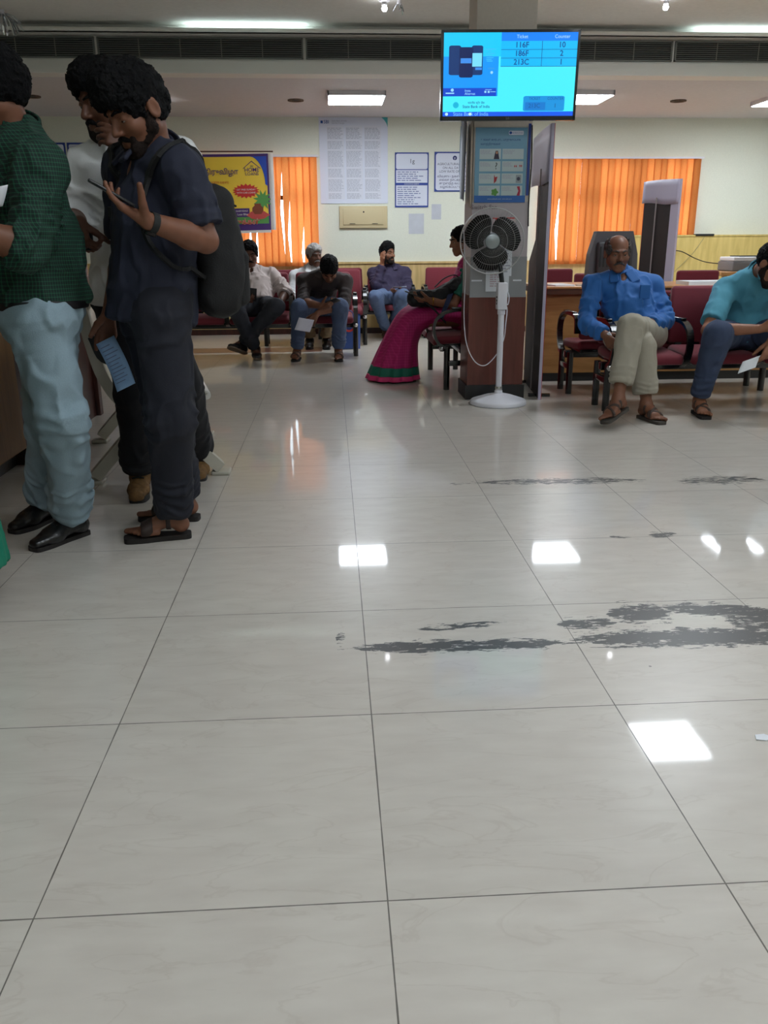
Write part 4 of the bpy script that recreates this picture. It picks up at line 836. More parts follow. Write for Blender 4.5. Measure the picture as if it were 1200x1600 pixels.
class Vol:
    def __init__(s, vox): s.vox = vox; s.ops = []
    def _add(s, f, lo, hi, k, op): s.ops.append((f, np.array(lo, float)-k-s.vox*2.5, np.array(hi, float)+k+s.vox*2.5, k, op)); return s
    def cap(s, a, b, r1, r2=None, k=.02, op='u'):
        a = np.array(a, float); b = np.array(b, float); r2 = r1 if r2 is None else r2; ba = b-a; L = max(ba@ba, 1e-9); R = max(r1, r2)
        def f(X, Y, Z):
            px, py, pz = X-a[0], Y-a[1], Z-a[2]; t = np.clip((px*ba[0]+py*ba[1]+pz*ba[2])/L, 0, 1)
            return np.sqrt((px-t*ba[0])**2+(py-t*ba[1])**2+(pz-t*ba[2])**2)-(r1+(r2-r1)*t)
        return s._add(f, np.minimum(a, b)-R, np.maximum(a, b)+R, k, op)
    def chain(s, pts, rs, k=.02, op='u'):
        for i in range(len(pts)-1): s.cap(pts[i], pts[i+1], rs[i], rs[i+1], k, op)
        return s
    def ell(s, c, ax, rad, k=.02, op='u'):
        c = np.array(c, float); A = np.array(ax, float); r = np.array(rad, float); R = max(rad)
        def f(X, Y, Z):
            px, py, pz = X-c[0], Y-c[1], Z-c[2]; u = [(px*A[i][0]+py*A[i][1]+pz*A[i][2])/r[i] for i in range(3)]
            k0 = np.sqrt(u[0]**2+u[1]**2+u[2]**2); k1 = np.sqrt(sum((u[i]/r[i])**2 for i in range(3)))+1e-6; return k0*(k0-1)/k1
        return s._add(f, c-R, c+R, k, op)
    def ecap(s, a, b, side, ra, rb, k=.02, op='u', flat=False, rnd=.01):
        """elliptical cone a->b; ra, rb = (half width along side, half depth)"""
        a = np.array(a, float); b = np.array(b, float); L = np.linalg.norm(b-a); t = (b-a)/L; u = np.array(side, float); u = unit(u-t*(u@t)); w = np.cross(t, u); R = max(*ra, *rb)
        def f(X, Y, Z):
            px, py, pz = X-a[0], Y-a[1], Z-a[2]; h = px*t[0]+py*t[1]+pz*t[2]; q = np.clip(h/L, 0, 1)
            rx = ra[0]+(rb[0]-ra[0])*q; ry = ra[1]+(rb[1]-ra[1])*q; U = (px*u[0]+py*u[1]+pz*u[2])/rx; W = (px*w[0]+py*w[1]+pz*w[2])/ry
            if not flat:
                e = np.maximum(np.maximum(-h, h-L), 0)/np.minimum(rx, ry); k0 = np.sqrt(U*U+W*W+e*e); k1 = np.sqrt((U/rx)**2+(W/ry)**2+(e/np.minimum(rx, ry))**2)+1e-6; return k0*(k0-1)/k1
            k0 = np.sqrt(U*U+W*W); k1 = np.sqrt((U/rx)**2+(W/ry)**2)+1e-6; d = k0*(k0-1)/k1; e = np.maximum(-h, h-L)
            d1 = d+rnd; e1 = e+rnd; return np.minimum(np.maximum(d1, e1), 0)+np.sqrt(np.maximum(d1, 0)**2+np.maximum(e1, 0)**2)-rnd
        return s._add(f, np.minimum(a, b)-R, np.maximum(a, b)+R, k, op)
    def cone(s, a, b, r1, r2, k=.02, op='u', rnd=.006):
        a = np.array(a, float); b = np.array(b, float); t = unit(b-a); sd = np.cross(t, A3(0, 0, 1) if abs(t[2]) < .9 else A3(1, 0, 0)); return s.ecap(a, b, sd, (r1, r1), (r2, r2), k, op, True, rnd)
    def box(s, c, ax, half, rnd=.01, k=.01, op='u'):
        c = np.array(c, float); A = np.array(ax, float); h = np.array(half, float); R = np.linalg.norm(h)
        def f(X, Y, Z):
            px, py, pz = X-c[0], Y-c[1], Z-c[2]; q = [np.abs(px*A[i][0]+py*A[i][1]+pz*A[i][2])-h[i]+rnd for i in range(3)]
            return np.sqrt(sum(np.maximum(v, 0)**2 for v in q))+np.minimum(np.maximum(np.maximum(q[0], q[1]), q[2]), 0)-rnd
        return s._add(f, c-R, c+R, k, op)
    def half(s, p, n, k=.0):           # keep the side n points to
        p = np.array(p, float); n = unit(n); s.ops.append((lambda X, Y, Z: -((X-p[0])*n[0]+(Y-p[1])*n[1]+(Z-p[2])*n[2]), None, None, k, 'i')); return s
    def wrinkle(s, amp, size, ridged=True, seed=0, aniso=(1, 1, 1), lo=None, hi=None):
        def g(X, Y, Z):
            n = NZ(X/(size*aniso[0])+seed*7.3, Y/(size*aniso[1])+seed*3.1, Z/(size*aniso[2])+seed*5.7)+.5*NZ(X/(size*.45*aniso[0])+seed, Y/(size*.45*aniso[1])+9, Z/(size*.45*aniso[2]))
            return -amp*(1-np.minimum(np.abs(n)*2.2, 1.))*.9 if ridged else amp*n
        s.ops.append((g, None if lo is None else np.array(lo), None if hi is None else np.array(hi), 0, 'd')); return s
    def rings(s, a, b, amp, n, seed=0, rad=.12):     # folds round a limb
        a = np.array(a, float); b = np.array(b, float); L = np.linalg.norm(b-a); t = (b-a)/L
        def g(X, Y, Z):
            px, py, pz = X-a[0], Y-a[1], Z-a[2]; h = px*t[0]+py*t[1]+pz*t[2]; q = h/L; rad2 = px*px+py*py+pz*pz-h*h
            w = np.clip(q*6, 0, 1)*np.clip((1-q)*6, 0, 1)*(rad2 < rad*rad); nn = NZ(X*9+seed, Y*9, Z*9)
            return -amp*.85*w*np.clip(.55+.7*NZ(X*13+seed*2, Y*13, Z*9), 0, 1)*(.5+.5*np.sin(2*math.pi*(q*n+1.1*nn)))
        R = rad; s.ops.append((g, np.minimum(a, b)-R, np.maximum(a, b)+R, 0, 'd')); return s
    def build(s, name, m, parent=None, smooth=2):
        v = s.vox; bs = [o for o in s.ops if o[4] == 'u']; LO = np.min([o[1] for o in bs], 0)-v*2; HI = np.max([o[2] for o in bs], 0)+v*2
        n = np.ceil((HI-LO)/v).astype(int)+1; F = np.full(n, 1., np.float32); ax = [(LO[i]+v*np.arange(n[i])).astype(np.float32) for i in range(3)]
        for f, lo, hi, k, op in s.ops:
            if lo is None: i0 = np.zeros(3, int); i1 = n
            else: i0 = np.clip(np.floor((lo-LO)/v).astype(int), 0, n); i1 = np.clip(np.ceil((hi-LO)/v).astype(int)+1, 0, n)
            if (i1 <= i0).any(): continue
            sl = tuple(slice(i0[i], i1[i]) for i in range(3)); X = ax[0][sl[0]][:, None, None]; Y = ax[1][sl[1]][None, :, None]; Z = ax[2][sl[2]][None, None, :]
            B = F[sl]
            if op == 'd':
                idx = np.nonzero(np.abs(B) < .035)
                if len(idx[0]): B[idx] += f(X[idx[0], 0, 0], Y[0, idx[1], 0], Z[0, 0, idx[2]])
                continue
            d = f(X, Y, Z)
            if op == 'u': F[sl] = smin(B, d, k)
            elif op == 's': F[sl] = -smin(-B, d, k)
            elif op == 'i': F[sl] = -smin(-B, -d, k)
        F[0] = F[-1] = 1; F[:, 0] = F[:, -1] = 1; F[:, :, 0] = F[:, :, -1] = 1
        V, Q = surface_nets(F, LO, v)
        return mesh_np(name, V, Q, m, parent)
def surface_nets(F, LO, v):
    S = F < 0; c = np.zeros(np.array(F.shape)-1, np.int8)
    for a in (0, 1):
        for b in (0, 1):
            for d in (0, 1): c += S[a:F.shape[0]-1+a, b:F.shape[1]-1+b, d:F.shape[2]-1+d]
    act = (c > 0) & (c < 8); I = np.argwhere(act); idx = np.full(act.shape, -1, np.int64); idx[act] = np.arange(len(I))
    cor = [(a, b, d) for a in (0, 1) for b in (0, 1) for d in (0, 1)]; vals = np.stack([F[I[:, 0]+a, I[:, 1]+b, I[:, 2]+d] for a, b, d in cor], 1)
    pos = np.zeros((len(I), 3)); cnt = np.zeros(len(I))
    for i in range(8):
        for j in range(i+1, 8):
            if sum(abs(cor[i][q]-cor[j][q]) for q in range(3)) != 1: continue
            a, b = vals[:, i], vals[:, j]; m = (a < 0) != (b < 0); t = np.where(m, a/np.where(m, a-b, 1), 0)[:, None]
            pos += np.where(m[:, None], np.array(cor[i])+t*(np.array(cor[j])-np.array(cor[i])), 0); cnt += m
    V = LO+v*(I+pos/cnt[:, None]); Q = []
    for ax in range(3):
        s0 = [slice(None)]*3; s1 = [slice(None)]*3; s0[ax] = slice(0, -1); s1[ax] = slice(1, None); A, B = S[tuple(s0)], S[tuple(s1)]
        E = np.argwhere(A != B); b, d = [q for q in range(3) if q != ax]
        ok = (E[:, b] > 0) & (E[:, d] > 0) & (E[:, b] < F.shape[b]-1) & (E[:, d] < F.shape[d]-1); E = E[ok]
        inside = A[tuple(E.T)]
        def g(db, dd): e = E.copy(); e[:, b] += db; e[:, d] += dd; return idx[tuple(e.T)]
        q = np.stack([g(-1, -1), g(0, -1), g(0, 0), g(-1, 0)], 1); fl = inside if ax != 1 else ~inside
        Q.append(np.where(fl[:, None], q, q[:, ::-1]))
    Q = np.concatenate(Q); return V, Q[(Q >= 0).all(1)]
def mesh_np(name, V, Q, m, parent=None):
    off = np.array(parent_loc(parent)) if parent is not None else np.zeros(3); me = bpy.data.meshes.new(name); V = (V-off).astype(np.float32)
    me.vertices.add(len(V)); me.vertices.foreach_set('co', V.ravel()); me.loops.add(Q.size); me.loops.foreach_set('vertex_index', Q.astype(np.int32).ravel())
    me.polygons.add(len(Q)); me.polygons.foreach_set('loop_start', np.arange(0, Q.size, 4, dtype=np.int32)); me.polygons.foreach_set('use_smooth', np.ones(len(Q), bool))
    me.update(calc_edges=True); me.validate(); me.materials.append(m); o = bpy.data.objects.new(name, me); COL.objects.link(o)
    if parent is not None: o.parent = parent
    return o
def PZ(px, Y, z):                    # point at depth Y and height z that stands at image column px
    y = 500.
    for _ in range(30):
        p = P(px, y, Y); y += (p[2]-z)*900/max(Y, 1)
    return P(px, y, Y)
def az(deg): return A3(math.cos(math.radians(deg)), math.sin(math.radians(deg)), 0)

# ------------------------------------------------------------------ people
def skin(name, rgb): return mat(name, rgb, .5, var=.08, scale=30, bump=.04, spec=.4)
M_skin = skin('skin_brown', (120, 78, 58)); M_skind = skin('skin_dark_brown', (98, 62, 46)); M_skinl = skin('skin_tan', (140, 94, 70))
M_hair = mat('hair_black', (9, 9, 11), .7, bump=.9, scale=120, spec=.15); M_hairg = mat('hair_grey', (150, 148, 146), .6, bump=.8, scale=120); M_hairs = mat('hair_salt', (60, 56, 54), .6, bump=.8, scale=120)
M_stub = mat('stubble', (34, 25, 21), .8, bump=.6, scale=160, spec=.2); M_eye = mat('eye_white', (150, 142, 134), .4); M_iris = mat('eye_iris', (22, 14, 10), .2)
class Person:
    def __init__(s, label, J, fwd, head_f, vox=.006, skin=M_skin, g=1., belly=0., hs=1., group=None, hips=None, base=None, lid=.006):
        s.lid = lid
        s.J = {k: np.array(v, float) for k, v in J.items()}; J = s.J; s.vox = vox; s.skin = skin; s.g = g; s.belly = belly; s.hs = hs
        s.f = unit(fwd); s.hf = unit(hips if hips is not None else fwd); rot90 = lambda f: A3(-f[1], f[0], 0)/max(np.hypot(f[0], f[1]), 1e-6)
        s.l = rot90(s.f); s.hl = rot90(s.hf); s.u = unit(J['neck']-J['pel']); J.setdefault('mid', lerp(J['pel'], J['neck'], .45))
        J.setdefault('shL', J['neck']+s.l*.17*g-s.u*.045); J.setdefault('shR', J['neck']-s.l*.17*g-s.u*.045)
        J.setdefault('hpL', J['pel']+s.hl*.088); J.setdefault('hpR', J['pel']-s.hl*.088)
        s.HF = unit(head_f); hl = rot90(s.HF); s.HL = hl; s.HU = np.cross(s.HF, hl); s.HU = s.HU if s.HU[2] > 0 or abs(s.HF[2]) > .8 else -s.HU
        if s.HU@(J['head']-J['neck']) < 0 and abs(s.HF[2]) < .85: s.HU = -s.HU
        b = base if base is not None else (J['anL']+J['anR'])/2*A3(1, 1, 0)
        s.root = empty('person', b, label, 'person', group); s.hands = []; s.feet = []
    def H(s, l, f, u): return s.J['head']+s.hs*(s.HL*l+s.HF*f+s.HU*u)
    def hax(s): return [s.HL, s.HF, s.HU]
    def hand(s, side, d, n, curl=(.4, .5, .4), thumb=(.6, .7, .3), spread=.0, sc=1.0):
        w = s.J['wr'+side]; d = unit(d); n = np.array(n, float); n = unit(n-d*(n@d)); t = np.cross(d, n)*(-1 if side == 'L' else 1)
        H = dict(w=w, d=d, n=n, t=t, side=side, fing=[], sc=sc); L = (.072, .079, .073, .058)
        for i in range(4):
            o = (.030-.0205*i)*sc; base = w+d*(.092-.004*abs(i-1.2))*sc+t*o; pts = [base]; a = 0
            dd = unit(d+t*spread*(1.5-i)*.2)
            c = curl[i] if isinstance(curl[0], (tuple, list)) else curl
            for q, fr in enumerate((.45, .31, .24)):
                a += c[q]; v = dd*math.cos(a)+n*math.sin(a); pts.append(pts[-1]+v*L[i]*fr*sc)
            H['fing'].append(pts)
        v1 = unit(d*thumb[0]+t*thumb[1]+n*thumb[2]); v2 = unit(v1+d*.25+n*.15); b = w+d*.026*sc+t*.022*sc+n*.006
        H['thumb'] = [b, b+v1*.042*sc, b+v1*.042*sc+v2*.033*sc, b+v1*.042*sc+v2*.033*sc+unit(v2+d*.1)*.026*sc]
        H['palm'] = w+d*.055*sc+n*.016; s.hands.append(H); return H
    def foot(s, side, fdir, up=(0, 0, 1), kind='shoe', h=.085, sc=1.0):
        an = s.J['an'+side]; f = unit(fdir); u = np.array(up, float); u = unit(u-f*(u@f)); w = np.cross(f, u)
        D = dict(an=an, f=f, u=u, w=w, kind=kind, h=h, side=side, sc=sc); s.feet.append(D); return D
    def body(s):
        J = s.J; v = Vol(s.vox); g = s.g; k = .03
        v.ecap(J['pel'], J['mid'], s.hl, (.14*g, .10), (.128*g, .09+s.belly*.7), k); top = J['neck']-s.u*.09
        v.ecap(J['mid'], top, s.l, (.128*g, .09+s.belly*.7), (.14*g, .085), k)
        v.cap(top, J['neck']-s.u*.01, .085, .055, k)
        hb = s.H(0, -.02, -.055); v.cap(J['neck']-s.u*.02, hb, .056, .052, .02); v.cap(J['shL'], J['neck']-s.u*.02, .05, .05, k); v.cap(J['shR'], J['neck']-s.u*.02, .05, .05, k)
        for S in 'LR':
            v.cap(J['sh'+S], J['el'+S], .050*g, .041*g, .02); m = lerp(J['el'+S], J['wr'+S], .3); v.cap(J['el'+S], m, .041*g, .044*g, .01); v.cap(m, J['wr'+S], .044*g, .028, .015)
            v.cap(J['hp'+S], J['kn'+S], .078, .052, k); m = lerp(J['kn'+S], J['an'+S], .35); v.cap(J['kn'+S], m, .05, .050, .02); v.cap(m, J['an'+S], .050, .033, .02)
        for H in s.hands:
            q = H['sc']; w = H['w']
            for i, p in enumerate(H['fing']):
                v.cap(w+(p[0]-w)*.12, p[0]-H['n']*.002, .0165*q, .0118*q, .012); r = (.0092, .0094, .0090, .0080)[i]*q
                v.cap(p[0], p[1], r*1.08, r, .004); v.cap(p[1], p[2], r, r*.92, .002); v.cap(p[2], p[3], r*.92, r*.76, .002)
            t = H['thumb']; v.cap(w+(t[0]-w)*.3, t[1], .016*q, .0135*q, .012); v.cap(t[1], t[2], .0128*q, .0108*q, .004); v.cap(t[2], t[3], .0108*q, .0088*q, .003)
        for D in s.feet:
            an, f, u, w, h = D['an'], D['f'], D['u'], D['w'], .08
            v.cap(an-f*.028-u*(h-.034), an, .033, .034, .02); v.ecap(an+u*-.012, an+f*.105-u*(h-.026), w, (.034, .034), (.043, .024), .025)
            if D['kind'] == 'sandal':
                for i in range(5):
                    o = (.03-.0155*i)*(-1 if D['side'] == 'L' else 1); o = -o; b = an+f*(.115-.006*i)-u*(h-.018)+w*o
                    v.cap(b-f*.03, b+f*(.062-.009*i)-u*.006, .012, .0115 if i == 0 else .0085, .006)
        # head
        q = s.hs; ax = s.hax(); H = s.H
        v.ell(H(0, -.012, .03), ax, (.074*q, .094*q, .084*q), .02); v.ell(H(0, .028, -.03), ax, (.060*q, .062*q, .078*q), .025)
        for a in (-1, 1):
            v.cap(H(a*.048, .0, -.05), H(a*.015, .064, -.095), .022*q, .018*q, .025); v.ell(H(a*.04, .058, -.028), ax, (.024*q, .024*q, .022*q), .02)
            v.cap(H(a*.012, .086, .02), H(a*.044, .070, .02), .011*q, .009*q, .012)
        v.cap(H(0, .062, -.098), H(0, .066, -.096), .019*q, .019*q, .015)
        for a in (-1, 1): v.ell(H(a*.032, .094, .002), ax, (.019*q, .014*q, .011*q), .012, 's')
        v.cap(H(0, .082, .012), H(0, .106, -.030), .0085*q, .0115*q, .008)
        for a in (-1, 1):
            v.ell(H(a*.013, .094, -.034), ax, (.009*q, .011*q, .008*q), .006); v.ell(H(a*.032, .0755, s.lid), ax, (.0155*q, .0135*q, .0085*q), .003)
            e = [unit(s.HL*a*.3+s.HF*-.35+s.HU*.1), s.HF, s.HU]; v.ell(H(a*.079, -.010, -.004), ax, (.010*q, .021*q, .032*q), .008); v.ell(H(a*.088, -.006, -.004), ax, (.006*q, .012*q, .020*q), .004, 's')
        v.cap(H(-.020, .082, -.062), H(.020, .082, -.062), .007*q, .007*q, .006); v.cap(H(-.006, .088, -.0605), H(.006, .088, -.0605), .007*q, .007*q, .006); v.cap(H(-.015, .084, -.074), H(.015, .084, -.074), .008*q, .008*q, .006)
        v.cap(H(-.02, .0955, -.0685), H(.02, .0955, -.0685), .0018, .0018, .003, 's')
        s.ob = v.build('body', s.skin, s.root)
        b = MB(); 
        for a in (-1, 1):
            e = MB().lathe([(.0115*q*math.sin(t), -.0115*q*math.cos(t)) for t in np.linspace(0, PI, 9)], H(a*.032, .0735, .000), s.HF, 14).build('eye', M_eye, s.root)
            MB().lathe([(0, .0118*q), (.0055*q, .0110*q), (.0058*q, .0098*q), (0, .009*q)], H(a*.032, .0735, -.001), s.HF, 12).build('iris', M_iris, e)
        return s
    def brows(s, m=M_hair):
        for a in (-1, 1): Vol(.0032).chain([s.H(a*.013, .0955, .020), s.H(a*.030, .0905, .0255), s.H(a*.050, .072, .020)], [.0042*s.hs, .0048*s.hs, .003*s.hs], .003).build('eyebrow', m, s.root)
    def hair(s, m=M_hair, t=.012, bald=False, top=0., name='hair', nape=-.06, vox=None, line=.055, fwd=.02):
        q = s.hs; H = s.H; ax = s.hax(); v = Vol(vox or max(.004, s.vox*.8))
        v.ell(H(0, -.014, .03), ax, ((.074+t)*q, (.094+t)*q, (.084+t+top*.6)*q), .01)
        if top: v.ell(H(0, fwd, .070+top*.3), ax, (.068*q, .075*q, (.045+top)*q), .03)
        v.ell(H(0, .105, -.035), ax, (.083*q, .085*q, (line+.035)*q), .012, 's')
        v.half(H(0, .05, -.012), s.HU*.9-s.HF*.42, .01); v.half(H(0, -.06, nape), s.HU, .01)
        for a in (-1, 1): v.ell(H(a*.09, .002, -.012), ax, (.03*q, .024*q, .032*q), .008, 's')
        if bald: v.ell(H(0, .03, .09), ax, (.066*q, .11*q, .085*q), .01, 's')
        v.wrinkle(.008, .022, True, 3); v.wrinkle(.004, .05, False, 6); return v.build(name, m, s.root)
    def beard(s, m=None, t=.006, up=0.):
        q = s.hs; H = s.H; ax = s.hax(); v = Vol(max(.004, s.vox*.8)); 
        for a in (-1, 1): v.cap(H(a*.064, .012, .0), H(a*.055, .014, -.045), .010*q, .016*q, .01); v.cap(H(a*.049, .008, -.05), H(a*.015, .066, -.096), (.021+t)*q, (.018+t)*q, .02)
        v.cap(H(-.01, .068, -.098), H(.01, .068, -.098), (.02+t)*q, None, .02); v.cap(H(-.03, .076, -.06), H(-.022, .078, -.085), .010*q, .012*q, .01); v.cap(H(.03, .076, -.06), H(.022, .078, -.085), .010*q, .012*q, .01)
        v.ell(H(0, .10, -.067), ax, (.024*q, .026*q, .010*q), .005, 's'); v.half(H(0, .0, .0+up), -s.HU-s.HF*.62, .006); v.half(H(0, -.004, 0), s.HF, .006); v.wrinkle(.003, .016, True, 8); return v.build('beard', m or M_stub, s.root)
    def moustache(s, m=M_hair, r=.0075):
        H = s.H; Vol(.0035).chain([H(-.034, .078, -.066), H(-.014, .092, -.053), H(0, .096, -.0495), H(.014, .092, -.053), H(.034, .078, -.066)], [r*.6*s.hs, r*s.hs, r*s.hs*.9, r*s.hs, r*.6*s.hs], .004).build('moustache', m, s.root)
    def shirt(s, m, hem=None, sleeve=('short', 'short'), t=.014, collar=True, vneck=.0, hemr=(.178, .138), k=.035, name='shirt', wr=.009, loose=0., seed=1, cuffs=True, poly=None):
        J = s.J; g = s.g; v = Vol(s.vox*1.1); hem = J['pel'] if hem is None else np.array(hem, float); top = J['neck']-s.u*.085; B = s.belly
        mid2 = lerp(J['mid'], top, .45)+s.f*.008
        v.ecap(J['mid'], mid2, s.l, (.145*g+t*.3+loose, .104+B+loose), (.158*g+t*.3, .112+B*.5), k); v.ecap(mid2, top, s.l, (.158*g, .112+B*.4), (.142*g, .093), k)
        hd = unit(hem-J['mid']); v.ecap(J['mid']-hd*.04, hem, s.hl, (.148*g+loose, .106+B+loose), (hemr[0]*g, hemr[1]+B*.75), k, flat=True, rnd=.012)
        v.cap(J['shL'], J['shR'], .066*g, .066*g, k); v.cap(J['shL'], J['neck']-s.u*.015, .064*g, .068, k); v.cap(J['shR'], J['neck']-s.u*.015, .064*g, .068, k)
        for S, ty in zip('LR', sleeve):
            a, b, c = J['sh'+S], J['el'+S], J['wr'+S]
            if ty == 'short': e = lerp(a, b, .80); v.cap(a, lerp(a, b, .3), .066*g, .064*g, .03); v.cone(lerp(a, b, .05), e, .065*g, .064*g+loose*.5, .02); v.rings(a, e, wr*.8, 3, seed)
            else:
                fr = .93 if ty == 'long' else .30 if ty == 'rolled' else .15
                e = lerp(b, c, fr); v.cap(a, b, .066*g, .056*g, .03); v.cone(lerp(b, c, .0)-unit(c-b)*.0, e, .056*g, .040 if ty == 'long' else .054*g, .02)
                if cuffs: v.cone(lerp(b, c, fr-.14), lerp(b, c, fr+.015), .046 if ty == 'long' else .058*g, .044 if ty == 'long' else .058*g, .004)
                v.rings(lerp(a, b, .35), lerp(b, c, .02), wr*1.3, 4, seed); v.rings(b, e, wr*1.2, 4 if ty == 'long' else 1.5, seed+3)
        nb = s.H(0, -.02, -.055); na = unit(nb-J['neck']); c0 = J['neck']+na*.0
        v.cap(J['neck']-na*.02, J['neck']+na*.14, .060, .066, .006, 's')
        if vneck: v.cap(J['neck']+s.f*.05-s.u*.01, J['neck']+s.f*.15-s.u*vneck, .034, .012, .008, 's')
        v.wrinkle(wr, .085, True, seed, (1, 1, 1.5))
        ob = v.build(name, m, s.root)
        if collar:
            cv = Vol(max(.004, s.vox*.75)); ct = unit(na*.9-s.f*.25); sd = s.l
            cv.ecap(J['neck']-ct*.028-s.f*.004, J['neck']+ct*.050-s.f*.010, sd, (.081, .081), (.069, .071), .004, flat=True, rnd=.004); cv.ecap(J['neck']-ct*.06-s.f*.004, J['neck']+ct*.08-s.f*.008, sd, (.072, .072), (.060, .062), .002, 's', flat=True, rnd=.002)
            cv.cap(J['neck']+s.f*.085+s.u*.06, J['neck']+s.f*.095-s.u*.07, .036, .016, .004, 's')
            for a in (-1, 1):
                p0 = J['neck']+s.l*a*.052+s.f*.060+s.u*.022; p1 = J['neck']+s.l*a*.070+s.f*.118-s.u*.046; fn = unit(s.f*.7+s.u*.7); cv.box((p0+p1)/2+s.f*.006, [unit(np.cross(fn, p1-p0)), unit(p1-p0), unit(np.cross(np.cross(fn, p1-p0), p1-p0))], (.030, np.linalg.norm(p1-p0)/2+.006, .007), .005, .008)
            cv.build('collar', m, ob)
        return ob
    def placket(s, m, ob, n=5, drop=.42):
        b = MB()
        for i in range(n):
            p = J0 = lerp(s.J['neck']-s.u*.08, s.J['mid']-s.u*.08, i/max(n-1, 1))
            d = .112+s.belly*(.3+.7*i/max(n-1, 1)); b2 = MB().lathe([(0, -.004), (.006, -.003), (.006, .002), (0, .003)], p+s.f*(d+.004), s.f, 10); b2.build('button', m, ob)
    def trousers(s, m, r=(.094, .073, .062), hemfrac=.92, wr=.008, waist=.10, name='trousers', seed=2, folds=(4, .010), hemr=None, k=.03, seat=False, ww=(.158, .118)):
        J = s.J; v = Vol(s.vox*1.1); w = J['pel']+unit(J['mid']-J['pel'])*waist; g = s.g
        v.ecap(w, J['pel']-s.u*.01, s.hl, (ww[0]*g, ww[1]+s.belly*.8), (.172*g, .128+s.belly*.4), k, flat=True, rnd=.01)
        v.ecap(J['hpL'], J['hpR'], s.u, (.10, .105), (.10, .105), k)
        for S in 'LR':
            h, kn, an = J['hp'+S], J['kn'+S], J['an'+S]; e = lerp(kn, an, hemfrac); v.cap(h, kn, r[0], r[1], k); v.cap(kn, lerp(kn, an, .3), r[1], (r[1]+r[2])*.5, .03); v.cone(lerp(kn, an, .05), e, r[1]*.98, hemr or r[2], .02)
            v.rings(lerp(kn, an, .55), e, folds[1], folds[0], seed); v.rings(lerp(h, kn, .72), lerp(kn, an, .25), folds[1]*.8, 3, seed+2); v.rings(lerp(h, kn, .0), lerp(h, kn, .4), folds[1]*.5, 2.4, seed+5, .14)
        v.wrinkle(wr, .10, True, seed, (1, 1, 1.6)); return v.build(name, m, s.root)
    def sole_outline(s, D, grow=0., n=40):
        f0, f1 = -.064-grow, .188+grow; out = []; sd = -1 if D['side'] == 'L' else 1
        for sgn in (1, -1):
            for i in range(n//2+1):
                q = i/(n//2); q = q if sgn > 0 else 1-q; x = f0+(f1-f0)*.5*(1-math.cos(PI*q)); e = math.sqrt(max(0, 1-abs(2*q-1)**2.6*1.0)) if q not in (0, 1) else 0
                wd = (.030+.012*math.exp(-((x-.115)/.06)**2)+grow)*min(1, e*1.25); out.append((x, sgn*wd+sd*-.006*math.exp(-((x-.1)/.07)**2)))
        return out
    def shoes(s, kind, m, msole, extra=None, name=None):
        for D in s.feet:
            an, f, u, w, h, sc = D['an'], D['f'], D['u'], D['w'], D['h'], D['sc']; ol = s.sole_outline(D, .001)
            if kind in ('shoe', 'boot'):
                v = Vol(max(.0045, s.vox*.8)); lo = -h+.012
                v.cap(an-f*.028-u*(h-.046), an-u*.01, .040, .041, .02); v.ecap(an-u*.018, an+f*.10-u*(h-.036), w, (.038, .042), (.046, .030), .03); v.ecap(an+f*.09-u*(h-.038), an+f*.172-u*(h-.026), w, (.046, .028), (.028 if kind == 'shoe' else .034, .017 if kind == 'shoe' else .026), .02)
                v.cone(an-u*.04, an+u*(.012 if kind == 'shoe' else .075), .044, .043 if kind == 'shoe' else .050, .015); v.half(an+u*lo, u); v.wrinkle(.002, .03, True, 4)
                ob = v.build(name or kind, m, s.root)
                if kind == 'boot':
                    for i in range(5): p = an+f*(.062-.012*i)+u*(-.020+.022*i) if False else an+f*(.085-.011*i)-u*(.030-.020*i); MB().tube([p-w*.026, p+f*.006+u*.008, p+w*.026], .0035, 6).build('lace', M_gdark, ob)
                    MB().tube([an+u*.07+(f*math.cos(t)+w*math.sin(t))*.051 for t in np.linspace(0, 6.0, 20)], .010, 8).build('ankle_padding', M_gdark, ob)
                else:
                    MB().bar([an+f*.062-u*.026-w*.036, an+f*.066-u*.010, an+f*.062-u*.026+w*.036], .014, .006, f).build('strap', m, ob); MB().tube([an+f*.078-u*.013+(w*math.cos(t)*.016+f*math.sin(t)*.005) for t in np.linspace(0, 6.28, 16)], .0022, 6).build('buckle', M_chrome, ob)
                b = MB(); b.poly([an+f*x+w*y-u*h for x, y in ol], .016 if kind == 'shoe' else .026, u); b.build('sole', msole, ob)
            else:
                b = MB(); b.poly([an+f*x+w*y-u*h for x, y in ol], .02, u); so = b.build(name or 'sandal', msole, s.root)
                for c, wd, tilt in (((.10, .045, 0.), (.02, .018, 0.)) if kind == 'slide' else ((.105, .016, .5), (.085, .016, -.5), (.035, .014, 0.))):
                    v = Vol(max(.004, s.vox*.7)); h2 = .08
                    v.cap(an-f*.028-u*(h2-.034), an, .039, .040, .02); v.ecap(an-u*.012, an+f*.105-u*(h2-.026), w, (.039, .040), (.046, .0275), .025); v.ecap(an+f*.10-u*(h2-.022), an+f*.15-u*(h2-.018), w, (.045, .022), (.04, .016), .02)
                    nn = unit(f+w*tilt); v.half(an+f*(c-wd/2), nn); v.half(an+f*(c+wd/2), -nn); v.half(an-u*(h-.016), u); v.half(an+u*.0, -u); v.build('strap', m, so)
    def belt(s, m, buckle=M_chrome, at=.085):
        J = s.J; w = J['pel']+unit(J['mid']-J['pel'])*at; u = unit(J['mid']-J['pel']); v = Vol(.005); v.ecap(w-u*.016, w+u*.016, s.hl, (.172*s.g, .132+s.belly*.8), (.173*s.g, .133+s.belly*.8), .003, flat=True, rnd=.004); return v.build('belt', m, s.root)
